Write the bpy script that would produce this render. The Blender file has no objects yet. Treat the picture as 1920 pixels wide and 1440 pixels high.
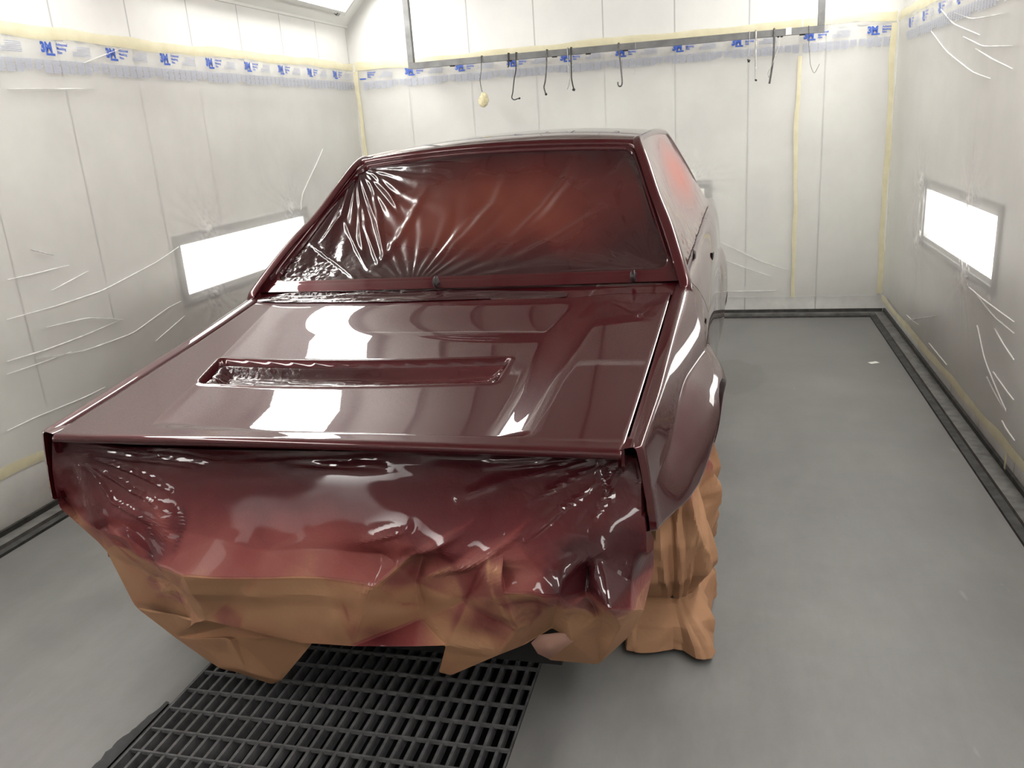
import bpy, bmesh, math, random
import numpy as np
from mathutils import Vector, Matrix

random.seed(7)
RNG = np.random.default_rng(11)
SC = bpy.context.scene
COL = SC.collection

# ------------------------------------------------------------------ camera, world, exposure
def setup_view():
    yaw, pitch, roll, f = 0.26624032, -0.29814879, -0.06880939, 1567.52
    cy, sy, cp, sp = math.cos(yaw), math.sin(yaw), math.cos(pitch), math.sin(pitch)
    fwd = Vector((-sy*cp, cy*cp, sp)); right = Vector((cy, sy, 0)); up = right.cross(fwd)
    r2 = right*math.cos(roll) + up*math.sin(roll); u2 = -right*math.sin(roll) + up*math.cos(roll)
    cam = bpy.data.cameras.new('camera'); co = bpy.data.objects.new('camera', cam); COL.objects.link(co)
    m = Matrix(((r2.x, u2.x, -fwd.x, 0), (r2.y, u2.y, -fwd.y, 0), (r2.z, u2.z, -fwd.z, 1.5), (0, 0, 0, 1)))
    co.matrix_world = m
    cam.sensor_width = 36; cam.lens = f/1920*36; cam.clip_start = 0.02; cam.clip_end = 60
    SC.camera = co
    SC.view_settings.view_transform = 'Standard'; SC.view_settings.look = 'None'
    SC.view_settings.exposure = 0.0; SC.view_settings.gamma = 1.0
    SC.view_settings.use_curve_mapping = False
    w = bpy.data.worlds.new('world'); SC.world = w; w.use_nodes = True
    w.node_tree.nodes['Background'].inputs[0].default_value = (0.02, 0.02, 0.02, 1)
setup_view()
LAMP_HIP = 21.5          # emission of the long lights in the sloped eaves
LAMP_WALL = 6.0         # emission of the low lights in the walls
LAMP_BACK = 0.9

# room box (metres); camera stands at x 0, y 0, eye height 1.5
XL, XR, YB, YF = -2.90, 1.10, 6.49, -1.7
ZE, ZC, HIP = 2.32, 2.64, 0.32

# ------------------------------------------------------------------ helpers
def link(o, parent=None):
    COL.objects.link(o)
    if parent is not None: o.parent = parent
    return o
def mesh(name, V, F, mat=None, parent=None, smooth=True, mats=None, mi=None, attr=None, autosmooth=None):
    me = bpy.data.meshes.new(name)
    V = np.asarray(V, dtype=float)
    me.from_pydata(V.tolist(), [], [tuple(int(i) for i in f) for f in F])
    for m in (mats or ([mat] if mat else [])): me.materials.append(m)
    if mi is not None: me.polygons.foreach_set('material_index', np.asarray(mi, dtype=np.int32))
    if smooth: me.polygons.foreach_set('use_smooth', np.ones(len(F), dtype=bool))
    if attr:
        for k, a in attr.items():
            at = me.attributes.new(k, 'FLOAT', 'POINT'); at.data.foreach_set('value', np.asarray(a, dtype=np.float32))
    me.update()
    if autosmooth:
        me.set_sharp_from_angle(angle=math.radians(autosmooth))
    return link(bpy.data.objects.new(name, me), parent)
def empty(name, loc=(0, 0, 0), mat=None):
    o = bpy.data.objects.new(name, None); o.empty_display_size = .1; COL.objects.link(o)
    if mat is not None: o.matrix_world = mat
    else: o.location = loc
    return o
def tag(o, label, cat, group=None, kind=None):
    o['label'] = label
    if cat: o['category'] = cat
    if group: o['group'] = group
    if kind: o['kind'] = kind
    return o
def structure(o, label=None):
    o['kind'] = 'structure'
    if label: o['label'] = label
    return o
class MB:
    def __init__(s): s.V = []; s.F = []; s.M = []
    def add(s, V, F, m=0):
        b = len(s.V); s.V += [tuple(v) for v in V]; s.F += [tuple(b+i for i in f) for f in F]; s.M += [m]*len(F)
    def box(s, x0, x1, y0, y1, z0, z1, m=0):
        s.add([(x0,y0,z0),(x1,y0,z0),(x1,y1,z0),(x0,y1,z0),(x0,y0,z1),(x1,y0,z1),(x1,y1,z1),(x0,y1,z1)],
              [(0,3,2,1),(4,5,6,7),(0,1,5,4),(1,2,6,5),(2,3,7,6),(3,0,4,7)], m)
    def quad(s, a, b, c, d, m=0): s.add([a, b, c, d], [(0, 1, 2, 3)], m)
    def tube(s, pts, r, n=8, m=0, closed=False):
        V, F = tube(pts, r, n); s.add(V, F, m)
    def build(s, name, mat=None, parent=None, smooth=False, mats=None, autosmooth=None):
        return mesh(name, s.V, s.F, mat, parent, smooth, mats, s.M if mats else None, autosmooth=autosmooth)
def tube(pts, r, n=8):
    pts = [Vector(p) for p in pts]; V = []; F = []
    rs = r if isinstance(r, (list, tuple)) else [r]*len(pts)
    ref = Vector((0, 0, 1))
    t0 = (pts[1]-pts[0]).normalized()
    if abs(t0.dot(ref)) > .9: ref = Vector((1, 0, 0))
    u = t0.cross(ref).normalized()
    for i, p in enumerate(pts):
        t = (pts[min(i+1, len(pts)-1)]-pts[max(i-1, 0)]).normalized()
        u = (u - t*u.dot(t)).normalized(); w = t.cross(u)
        for k in range(n):
            a = 2*math.pi*k/n; V.append(p+(u*math.cos(a)+w*math.sin(a))*rs[i])
    for i in range(len(pts)-1):
        for k in range(n):
            F.append((i*n+k, i*n+(k+1) % n, (i+1)*n+(k+1) % n, (i+1)*n+k))
    F.append(tuple(range(n))[::-1]); F.append(tuple((len(pts)-1)*n+k for k in range(n)))
    return V, F
def grid_faces(nu, nv, flip=False, off=0):
    i, j = np.meshgrid(np.arange(nu-1), np.arange(nv-1), indexing='ij')
    a = (i*nv+j).ravel()+off
    q = np.stack([a, a+nv, a+nv+1, a+1], 1)
    return q[:, ::-1] if flip else q
def interp(y, tab, sm=0.0):
    xs = [t[0] for t in tab]; ys = [t[1] for t in tab]
    y = np.asarray(y, dtype=float)
    if sm <= 0: return np.interp(y, xs, ys)
    return sum(np.interp(y+d*sm, xs, ys) for d in (-1, -.66, -.33, 0, .33, .66, 1))/7
def sstep(t): t = np.clip(t, 0, 1); return t*t*(3-2*t)
def vnoise(P, scale, seed=0, octaves=3):
    """smooth value noise on an (n,3) array"""
    out = np.zeros(len(P)); amp = 1.0; tot = 0
    for o in range(octaves):
        Q = P*scale*(2**o)+17.3*(seed+1)+o*5.1
        i = np.floor(Q).astype(np.int64); f = Q-i; f = f*f*(3-2*f)
        acc = 0
        for dx in (0, 1):
            for dy in (0, 1):
                for dz in (0, 1):
                    h = (i[:, 0]+dx)*374761393+(i[:, 1]+dy)*668265263+(i[:, 2]+dz)*2147483647+seed*977
                    h = (h ^ (h >> 13))*1274126177; h = (h ^ (h >> 16)) & 0xffff
                    w = (f[:, 0] if dx else 1-f[:, 0])*(f[:, 1] if dy else 1-f[:, 1])*(f[:, 2] if dz else 1-f[:, 2])
                    acc = acc+w*(h/65535.0*2-1)
        out += acc*amp; tot += amp; amp *= .5
    return out/tot
def seg_dist(A, pts):
    """distance of (n,2) points to a polyline and the parameter 0..1 along it"""
    pts = np.asarray(pts, float); L = np.r_[0, np.cumsum(np.linalg.norm(np.diff(pts, axis=0), axis=1))]
    best = np.full(len(A), 1e9); par = np.zeros(len(A))
    for k in range(len(pts)-1):
        a, b = pts[k], pts[k+1]; d = b-a; ll = d@d
        t = np.clip(((A-a)@d)/ll, 0, 1); q = a+t[:, None]*d
        ds = np.linalg.norm(A-q, axis=1); m = ds < best
        best[m] = ds[m]; par[m] = (L[k]+t[m]*math.sqrt(ll))/L[-1]
    return best, par
def facets(P, n, seed, fmin, fmax):
    """sum of triangle waves along random directions: crumpled-paper folds"""
    r = np.random.default_rng(seed); out = np.zeros(len(P))
    for _ in range(n):
        d = r.normal(size=3); d /= np.linalg.norm(d); f = r.uniform(fmin, fmax)
        s = (P@d)*f+r.uniform(0, 1); out += np.abs(s-np.round(s))/f*2
    return out/n

# ------------------------------------------------------------------ materials
def new_mat(name):
    m = bpy.data.materials.new(name); m.use_nodes = True
    nt = m.node_tree; nt.nodes.clear()
    out = nt.nodes.new('ShaderNodeOutputMaterial')
    return m, nt, out
def N(nt, t, **k):
    n = nt.nodes.new('ShaderNode'+t)
    for a, b in k.items():
        if a.startswith('i_'): n.inputs[a[2:].replace('_', ' ')].default_value = b
        else: setattr(n, a, b)
    return n
def bsdf(nt, out, col=(.5, .5, .5), rough=.5, metal=0.0, coat=0.0, coat_rough=.03, spec=.5):
    b = N(nt, 'BsdfPrincipled')
    b.inputs['Base Color'].default_value = (*col, 1); b.inputs['Roughness'].default_value = rough
    b.inputs['Metallic'].default_value = metal; b.inputs['Coat Weight'].default_value = coat
    b.inputs['Coat Roughness'].default_value = coat_rough; b.inputs['Specular IOR Level'].default_value = spec
    nt.links.new(b.outputs[0], out.inputs[0])
    return b
def ramp(nt, stops, fac=None, interp_='LINEAR'):
    r = N(nt, 'ValToRGB'); cr = r.color_ramp; cr.interpolation = interp_
    while len(cr.elements) < len(stops): cr.elements.new(.5)
    for e, (p, c) in zip(cr.elements, stops):
        e.position = p; e.color = (*c, 1) if len(c) == 3 else c
    if fac is not None: nt.links.new(fac, r.inputs[0])
    return r
def noise(nt, scale, detail=4, rough=.55, vec=None, dist=0.0):
    n = N(nt, 'TexNoise'); n.inputs['Scale'].default_value = scale; n.inputs['Detail'].default_value = detail
    n.inputs['Roughness'].default_value = rough; n.inputs['Distortion'].default_value = dist
    if vec is not None: nt.links.new(vec, n.inputs['Vector'])
    return n
def coords(nt, scale=None):
    t = N(nt, 'TexCoord')
    if scale is None: return t.outputs['Object']
    m = N(nt, 'Mapping'); m.inputs['Scale'].default_value = scale
    nt.links.new(t.outputs['Object'], m.inputs['Vector']); return m.outputs[0]
def bump(nt, h, b, strength=.2, dist=.01):
    n = N(nt, 'Bump'); n.inputs['Strength'].default_value = strength; n.inputs['Distance'].default_value = dist
    nt.links.new(h, n.inputs['Height']); nt.links.new(n.outputs[0], b.inputs['Normal']); return n
def math_(nt, op, a, b=None, c=None):
    n = N(nt, 'Math', operation=op)
    for i, v in enumerate((a, b, c)):
        if v is None: continue
        if isinstance(v, (int, float)): n.inputs[i].default_value = v
        else: nt.links.new(v, n.inputs[i])
    return n.outputs[0]
def mixc(nt, fac, a, b):
    n = N(nt, 'Mix', data_type='RGBA')
    if isinstance(fac, (int, float)): n.inputs[0].default_value = fac
    else: nt.links.new(fac, n.inputs[0])
    for i, v in ((6, a), (7, b)):
        if isinstance(v, tuple): n.inputs[i].default_value = (*v, 1)
        else: nt.links.new(v, n.inputs[i])
    return n.outputs[2]
def plain(name, col, rough=.5, metal=0.0, coat=0.0, vary=0.0, scale=30, bmp=0.0):
    m, nt, out = new_mat(name); b = bsdf(nt, out, col, rough, metal, coat)
    if vary or bmp:
        n = noise(nt, scale, 5, .6, coords(nt))
        if vary:
            lo = tuple(c*(1-vary) for c in col); hi = tuple(min(1, c*(1+vary)) for c in col)
            r = ramp(nt, [(.3, lo), (.7, hi)], n.outputs[0]); nt.links.new(r.outputs[0], b.inputs['Base Color'])
        if bmp: bump(nt, n.outputs[0], b, bmp, .004)
    return m
def emit(name, col, s):
    m, nt, out = new_mat(name); e = N(nt, 'Emission'); e.inputs[0].default_value = (*col, 1); e.inputs[1].default_value = s
    nt.links.new(e.outputs[0], out.inputs[0]); return m

def wall_mat(name, axis, off, period=.515):
    """white booth panels with fine dark joints every half metre along one axis, dusty near the floor"""
    m, nt, out = new_mat(name); b = bsdf(nt, out, (.8, .8, .77), .35)
    oc = coords(nt); sx = N(nt, 'SeparateXYZ'); nt.links.new(oc, sx.inputs[0])
    u = math_(nt, 'SUBTRACT', sx.outputs[axis], off); u = math_(nt, 'DIVIDE', u, period)
    u = math_(nt, 'SUBTRACT', u, math_(nt, 'ROUND', u)); u = math_(nt, 'ABSOLUTE', u)
    line = math_(nt, 'LESS_THAN', u, .0048/period)
    n1 = noise(nt, 1.3, 5, .6, oc); n2 = noise(nt, 7, 5, .65, oc)
    c = ramp(nt, [(.3, (.72, .71, .70)), (.7, (.83, .83, .80))], n1.outputs[0])
    low = math_(nt, 'MULTIPLY', math_(nt, 'SUBTRACT', .32, sx.outputs[2]), 2.6); low = math_(nt, 'MAXIMUM', math_(nt, 'MINIMUM', low, 1.0), 0.0)
    dirt = math_(nt, 'MULTIPLY', low, math_(nt, 'MULTIPLY_ADD', n2.outputs[0], 1.4, -.25)); dirt = math_(nt, 'MAXIMUM', math_(nt, 'MINIMUM', dirt, .8), 0.0)
    c2 = mixc(nt, dirt, c.outputs[0], (.36, .35, .33))
    c3 = mixc(nt, math_(nt, 'MULTIPLY', line, .45), c2, (.13, .13, .13))
    nt.links.new(c3, b.inputs['Base Color'])
    return m
def film_mat(name, col, alpha, tint):
    """thin milky polythene with patches of dry overspray"""
    m, nt, out = new_mat(name)
    b = N(nt, 'BsdfPrincipled'); b.inputs['Roughness'].default_value = .32
    oc = coords(nt); n = noise(nt, 1.1, 5, .6, oc)
    r = ramp(nt, [(.35, col), (.52, tint), (.7, col)], n.outputs[0]); nt.links.new(r.outputs[0], b.inputs['Base Color'])
    t = N(nt, 'BsdfTransparent'); t.inputs[0].default_value = (.96, .96, .95, 1)
    a = N(nt, 'Attribute', attribute_name='fold')
    f = math_(nt, 'MULTIPLY_ADD', a.outputs['Fac'], .95-alpha, alpha)
    mx = N(nt, 'MixShader'); nt.links.new(f, mx.inputs[0]); nt.links.new(t.outputs[0], mx.inputs[1]); nt.links.new(b.outputs[0], mx.inputs[2])
    nt.links.new(mx.outputs[0], out.inputs[0])
    pass
    return m
def tape_mat():
    m, nt, out = new_mat('masking_tape_paper')
    b = N(nt, 'BsdfPrincipled'); b.inputs['Roughness'].default_value = .6
    oc = coords(nt); n = noise(nt, 9, 5, .6, oc)
    r = ramp(nt, [(.3, (.66, .60, .36)), (.7, (.80, .74, .50))], n.outputs[0]); nt.links.new(r.outputs[0], b.inputs['Base Color'])
    t = N(nt, 'BsdfTransparent'); mx = N(nt, 'MixShader'); mx.inputs[0].default_value = .72
    nt.links.new(t.outputs[0], mx.inputs[1]); nt.links.new(b.outputs[0], mx.inputs[2]); nt.links.new(mx.outputs[0], out.inputs[0])
    return m
def floor_mat():
    m, nt, out = new_mat('painted_concrete'); b = bsdf(nt, out, (.22, .21, .2), .5)
    oc = coords(nt); n1 = noise(nt, 1.2, 6, .62, oc); n2 = noise(nt, 5.5, 7, .7, coords(nt, (1, .35, 1))); n3 = noise(nt, 90, 3, .6, oc)
    c1 = ramp(nt, [(.3, (.142, .137, .135)), (.5, (.164, .160, .156)), (.72, (.190, .178, .175))], n1.outputs[0])
    c2 = ramp(nt, [(.35, (.82, .82, .82)), (.65, (1.12, 1.12, 1.12))], n2.outputs[0])
    mm = N(nt, 'Mix', data_type='RGBA', blend_type='MULTIPLY'); mm.inputs[0].default_value = .75
    nt.links.new(c1.outputs[0], mm.inputs[6]); nt.links.new(c2.outputs[0], mm.inputs[7])
    # old round damp stain beside the car and a few pale scuffs
    sx = N(nt, 'SeparateXYZ'); nt.links.new(oc, sx.inputs[0])
    n4 = noise(nt, 6, 4, .6, oc)
    dx = math_(nt, 'DIVIDE', math_(nt, 'SUBTRACT', sx.outputs[0], .0), .2); dy = math_(nt, 'DIVIDE', math_(nt, 'SUBTRACT', sx.outputs[1], 4.92), .34)
    rr = math_(nt, 'SQRT', math_(nt, 'ADD', math_(nt, 'MULTIPLY', dx, dx), math_(nt, 'MULTIPLY', dy, dy)))
    rr = math_(nt, 'ADD', rr, math_(nt, 'MULTIPLY', n4.outputs[0], .5))
    st = ramp(nt, [(.0, (1, 1, 1)), (.6, (1, 1, 1)), (.66, (0, 0, 0))], math_(nt, 'MULTIPLY', rr, .5))
    c3 = mixc(nt, math_(nt, 'MULTIPLY', st.outputs[0], .3), mm.outputs[2], (.10, .095, .09))
    sc = noise(nt, 16, 2, .5, coords(nt, (1, .25, 1)))
    ss = ramp(nt, [(.72, (0, 0, 0)), (.80, (1, 1, 1))], sc.outputs[0])
    c4 = mixc(nt, math_(nt, 'MULTIPLY', ss.outputs[0], .22), c3, (.45, .44, .42))
    nt.links.new(c4, b.inputs['Base Color'])
    rg = ramp(nt, [(.3, (.40,)*3), (.7, (.55,)*3)], n2.outputs[0]); nt.links.new(rg.outputs[0], b.inputs['Roughness'])
    bump(nt, n3.outputs[0], b, .08, .003)
    return m
def paint_mat():
    m, nt, out = new_mat('dark_red_metallic_paint')
    b = bsdf(nt, out, (.04, .0032, .0055), .36, .28, 1.0, .008)
    b.inputs['Specular Tint'].default_value = (.30, .06, .07, 1)
    oc = coords(nt); v = N(nt, 'TexVoronoi'); v.inputs['Scale'].default_value = 900; nt.links.new(oc, v.inputs['Vector'])
    r = ramp(nt, [(.0, (.032, .0023, .0042)), (.6, (.043, .003, .0056)), (1, (.065, .006, .009))], v.outputs['Color'])
    nt.links.new(r.outputs[0], b.inputs['Base Color'])
    b.inputs['Coat IOR'].default_value = 1.55
    pe = noise(nt, 140, 2, .5, oc); nb = N(nt, 'Bump'); nb.inputs['Strength'].default_value = .004; nb.inputs['Distance'].default_value = .002
    nt.links.new(pe.outputs[0], nb.inputs['Height']); nt.links.new(nb.outputs[0], b.inputs['Coat Normal'])
    return m
def sprayed_mat(name, stops, rough_stops, coat_stops, bscale, bstr, grain=True, voro=0.0, coat_crinkle=0.0, spec=.4):
    """masking sheet carrying an amount of dried paint given by the attribute 'spray'"""
    m, nt, out = new_mat(name); b = bsdf(nt, out, (.3, .1, .05), .5, spec=spec)
    a = N(nt, 'Attribute', attribute_name='spray'); oc = coords(nt)
    n = noise(nt, 5, 6, .65, oc); f = math_(nt, 'ADD', a.outputs['Fac'], math_(nt, 'MULTIPLY_ADD', n.outputs[0], .16, -.08))
    if grain:
        g = noise(nt, 380, 2, .5, oc); f = math_(nt, 'ADD', f, math_(nt, 'MULTIPLY_ADD', g.outputs[0], .12, -.06))
    c = ramp(nt, stops, f); nt.links.new(c.outputs[0], b.inputs['Base Color'])
    rr = ramp(nt, [(p, (v,)*3) for p, v in rough_stops], f); nt.links.new(rr.outputs[0], b.inputs['Roughness'])
    cc = ramp(nt, [(p, (v,)*3) for p, v in coat_stops], f); cv = cc.outputs[0]
    if coat_crinkle:
        ck = N(nt, 'Attribute', attribute_name='crinkle')
        cv = math_(nt, 'MINIMUM', math_(nt, 'ADD', cv, math_(nt, 'MULTIPLY', math_(nt, 'MULTIPLY', ck.outputs['Fac'], coat_crinkle), f)), 1.0)
    nt.links.new(cv, b.inputs['Coat Weight'])
    b.inputs['Coat Roughness'].default_value = .06
    n2 = noise(nt, bscale, 5, .6, oc, .6)
    h = n2.outputs[0]
    if voro:
        w = N(nt, 'Attribute', attribute_name='crinkle')
        vo = N(nt, 'TexVoronoi', feature='DISTANCE_TO_EDGE'); vo.inputs['Scale'].default_value = voro; nt.links.new(oc, vo.inputs['Vector'])
        h = math_(nt, 'ADD', h, math_(nt, 'MULTIPLY', math_(nt, 'MULTIPLY', vo.outputs[0], 5.0), w.outputs['Fac']))
    bump(nt, h, b, bstr, .006)
    return m

MAT = {}
def build_materials():
    M = MAT
    M['wall_left'] = wall_mat('booth_panels_left', 1, 3.375); M['wall_right'] = wall_mat('booth_panels_right', 1, 3.45, .52)
    M['wall_back'] = wall_mat('booth_panels_back', 0, -1.925, .508)
    M['ceil'] = plain('ceiling_filter_cloth', (.52, .49, .455), .9, vary=.06, scale=3)
    M['eave'] = plain('eave_white_sheet', (.8, .8, .77), .4, vary=.03, scale=2)
    M['floor'] = floor_mat()
    M['pit'] = plain('pit_black', (.018, .018, .02), .9, vary=.3, scale=8)
    M['curb'] = plain('dusty_curb', (.12, .117, .11), .75, vary=.45, scale=14, bmp=.3)
    M['curb_dark'] = plain('dusty_curb_dark', (.045, .044, .042), .8, vary=.5, scale=22)
    M['film'] = film_mat('milky_masking_film', (.80, .795, .775), .32, (.73, .715, .705))
    M['tape'] = tape_mat()
    M['blue'] = plain('print_blue', (.035, .10, .46), .5)
    M['grey'] = plain('print_grey', (.42, .44, .52), .5)
    M['greydark'] = plain('print_dark_grey', (.2, .21, .26), .5)
    M['steel'] = plain('galvanised_steel', (.17, .17, .17), .5, .4, vary=.25, scale=12)
    M['lampframe'] = plain('grey_lamp_frame', (.40, .40, .395), .4, .2, vary=.08)
    M['steel_white'] = plain('white_enamel_frame', (.62, .62, .60), .4, vary=.04)
    M['knob'] = plain('grey_knob', (.18, .18, .18), .4, .4)
    M['wire'] = plain('dirty_wire', (.10, .095, .09), .5, .6, vary=.4, scale=60)
    M['wire_pale'] = plain('paint_crusted_wire', (.42, .41, .39), .6, vary=.5, scale=45)
    M['wire_black'] = plain('black_wire', (.02, .02, .02), .5, vary=.3)
    M['lump'] = plain('yellowed_tape_wad', (.62, .56, .36), .8, vary=.25, scale=60, bmp=.4)
    M['grate'] = plain('dusty_steel_grate', (.095, .093, .096), .7, .2, vary=.45, scale=25)
    M['rubber'] = plain('black_rubber', (.03, .03, .032), .8, vary=.3, scale=20, bmp=.3)
    M['black'] = plain('black_gap', (.006, .006, .006), .9)
    M['paint'] = paint_mat()
    M['hip'] = emit('tube_light_diffuser', (1, .985, .94), LAMP_HIP)
    M['lampwall'] = emit('wall_light_diffuser', (1, .99, .95), LAMP_WALL)
    M['lampback'] = emit('back_light_diffuser', (.96, .95, .80), LAMP_BACK)
    paper = [(.0, (.315, .172, .098)), (.2, (.295, .145, .084)), (.38, (.195, .066, .056)), (.56, (.155, .037, .034)), (.75, (.075, .0115, .0135)), (1, (.032, .004, .006))]
    M['cover'] = sprayed_mat('overspray_on_kraft_paper', paper, [(0, .65), (.4, .6), (.75, .55), (1, .45)], [(.0, 0), (.5, .02), (.8, .02), (1, .12)], 55, .2, True, 34, 1.1, .10)
    wsf = [(.0, (.095, .021, .013)), (.3, (.070, .013, .0095)), (.6, (.045, .0065, .0066)), (1, (.018, .0026, .0042))]
    M['wsfilm'] = sprayed_mat('overspray_on_clear_film', wsf, [(0, .36), (.5, .26), (1, .14)], [(0, .25), (.5, .55), (1, .9)], 70, .10, True, 60)
    sif = [(.0, (.36, .13, .11)), (.35, (.30, .11, .10)), (.6, (.20, .07, .068)), (1, (.12, .05, .05))]
    M['sidefilm'] = sprayed_mat('overspray_on_side_film', sif, [(0, .5), (.5, .3), (1, .15)], [(0, .1), (.5, .5), (1, .9)], 60, .12, True, 40)
    dkf = [(0, (.07, .007, .010)), (1, (.02, .003, .005))]
    M['darkfilm'] = sprayed_mat('painted_crinkled_film', dkf, [(0, .16), (1, .12)], [(0, 1), (1, 1)], 60, .25, False, 45)
build_materials()

# ------------------------------------------------------------------ room shell
GX0, GX1, GY0, GY1 = -1.525, -.52, .75, 2.75     # floor pit under the grate
def build_room():
    b = MB()
    T = .02
    for x0, x1, y0, y1 in ((XL-.1, GX0, YF, YB+.1), (GX1, XR+.1, YF, YB+.1), (GX0, GX1, YF, GY0), (GX0, GX1, GY1, YB+.1)):
        b.quad((x0, y0, 0), (x1, y0, 0), (x1, y1, 0), (x0, y1, 0), 0)
    d = -.55
    b.quad((GX0, GY0, 0), (GX0, GY1, 0), (GX0, GY1, d), (GX0, GY0, d), 1); b.quad((GX1, GY0, 0), (GX1, GY0, d), (GX1, GY1, d), (GX1, GY1, 0), 1)
    b.quad((GX0, GY0, 0), (GX0, GY0, d), (GX1, GY0, d), (GX1, GY0, 0), 1); b.quad((GX0, GY1, 0), (GX1, GY1, 0), (GX1, GY1, d), (GX0, GY1, d), 1)
    b.quad((GX0, GY0, d), (GX0, GY1, d), (GX1, GY1, d), (GX1, GY0, d), 1)
    structure(b.build('floor', mats=[MAT['floor'], MAT['pit']]))
    # walls with openings for the low lights
    def wall(name, axis, v, out, mat, lo, hi, holes, ztop):
        b = MB()
        cuts = sorted(holes); a = lo
        def q(u0, u1, z0, z1):
            P = lambda u, z: (v, u, z) if axis == 0 else (u, v, z)
            b.quad(P(u0, z0), P(u1, z0), P(u1, z1), P(u0, z1))
        for (u0, u1, z0, z1) in cuts:
            q(a, u0, 0, ztop); q(u0, u1, 0, z0); q(u0, u1, z1, ztop); a = u1
        q(a, hi, 0, ztop)
        o = b.build(name, mat); return structure(o)
    wall('wall_left', 0, XL, -1, MAT['wall_left'], YF, YB, [(a, b_, .70, 1.03) for a, b_ in LAMPS_Y], ZE)
    wall('wall_right', 0, XR, 1, MAT['wall_right'], YF, YB, [(a, b_, .70, 1.03) for a, b_ in LAMPS_Y], ZE)
    b = MB()
    P = [(XL, YB), (XR, YB)]
    holes = [BACKLAMP]
    a = XL
    for (u0, u1, z0, z1) in holes:
        b.quad((a, YB, 0), (u0, YB, 0), (u0, YB, ZE), (a, YB, ZE)); b.quad((u0, YB, 0), (u1, YB, 0), (u1, YB, z0), (u0, YB, z0))
        b.quad((u0, YB, z1), (u1, YB, z1), (u1, YB, ZE), (u0, YB, ZE)); a = u1
    b.quad((a, YB, 0), (XR, YB, 0), (XR, YB, ZE), (a, YB, ZE))
    b.quad((XL, YB, ZE), (XR, YB, ZE), (XR-HIP, YB, ZC), (XL+HIP, YB, ZC))
    structure(b.build('wall_back', MAT['wall_back']))
    b = MB()
    b.quad((XL, YF, 0), (XL, YF, ZE), (XR, YF, ZE), (XR, YF, 0)); b.quad((XL, YF, ZE), (XL+HIP, YF, ZC), (XR-HIP, YF, ZC), (XR, YF, ZE))
    structure(b.build('wall_front', MAT['wall_back']))
    # sloped eaves with the folded metal edge where they meet the wall
    for i, s in enumerate((-1, 1)):
        x = XL if s < 0 else XR
        b = MB()
        b.quad((x, YF, ZE), (x, YB, ZE), (x-s*HIP, YB, ZC), (x-s*HIP, YF, ZC))
        b.box(min(x, x-s*.012), max(x, x-s*.012), YF+.002, YB-.002, ZE-.012, ZE+.004)
        structure(b.build('trim_%d' % (i+1), MAT['eave']))
    b = MB(); b.quad((XL+HIP, YF, ZC), (XL+HIP, YB, ZC), (XR-HIP, YB, ZC), (XR-HIP, YF, ZC))
    structure(b.build('ceiling', MAT['ceil']))
    # filter rails under the ceiling: cross rails with small toggles, fine lengthwise rails
    k = 3
    y = YF+.45
    while y < YB:
        b = MB(); b.box(XL+HIP+.01, XR-HIP-.01, y-.016, y+.016, ZC-.03, ZC-.001)
        for j in range(4):
            xx = XL+HIP+.45+j*.82; b.box(xx-.02, xx+.02, y-.035, y+.035, ZC-.055, ZC-.03)
        structure(b.build('trim_%d' % k, MAT['eave'])); k += 1; y += .80
    for j in range(9):
        x = XL+HIP+.02+j*(XR-XL-2*HIP-.04)/8
        b = MB(); b.box(x-.008, x+.008, YF+.01, YB-.01, ZC-.012, ZC-.001)
        structure(b.build('trim_%d' % k, MAT['curb'])); k += 1
    # dusty kerb channel along the foot of the walls
    def curb(name, pts):
        b = MB()
        b.box(*pts[0], 0.0, .028, 0); b.box(*pts[1], .0, .012, 1); b.box(*pts[2], .028, .05, 1)
        structure(b.build(name, mats=[MAT['curb'], MAT['curb_dark']]))
    curb('baseboard_left', ((XL, XL+.075, YF, YB), (XL+.075, XL+.11, YF, YB), (XL, XL+.014, YF, YB)))
    curb('baseboard_right', ((XR-.075, XR, YF, YB), (XR-.11, XR-.075, YF, YB), (XR-.014, XR, YF, YB)))
    curb('baseboard_back', ((XL+.075, XR-.075, YB-.06, YB), (XL+.11, XR-.11, YB-.075, YB-.06), (XL+.02, XR-.02, YB-.012, YB)))

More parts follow.
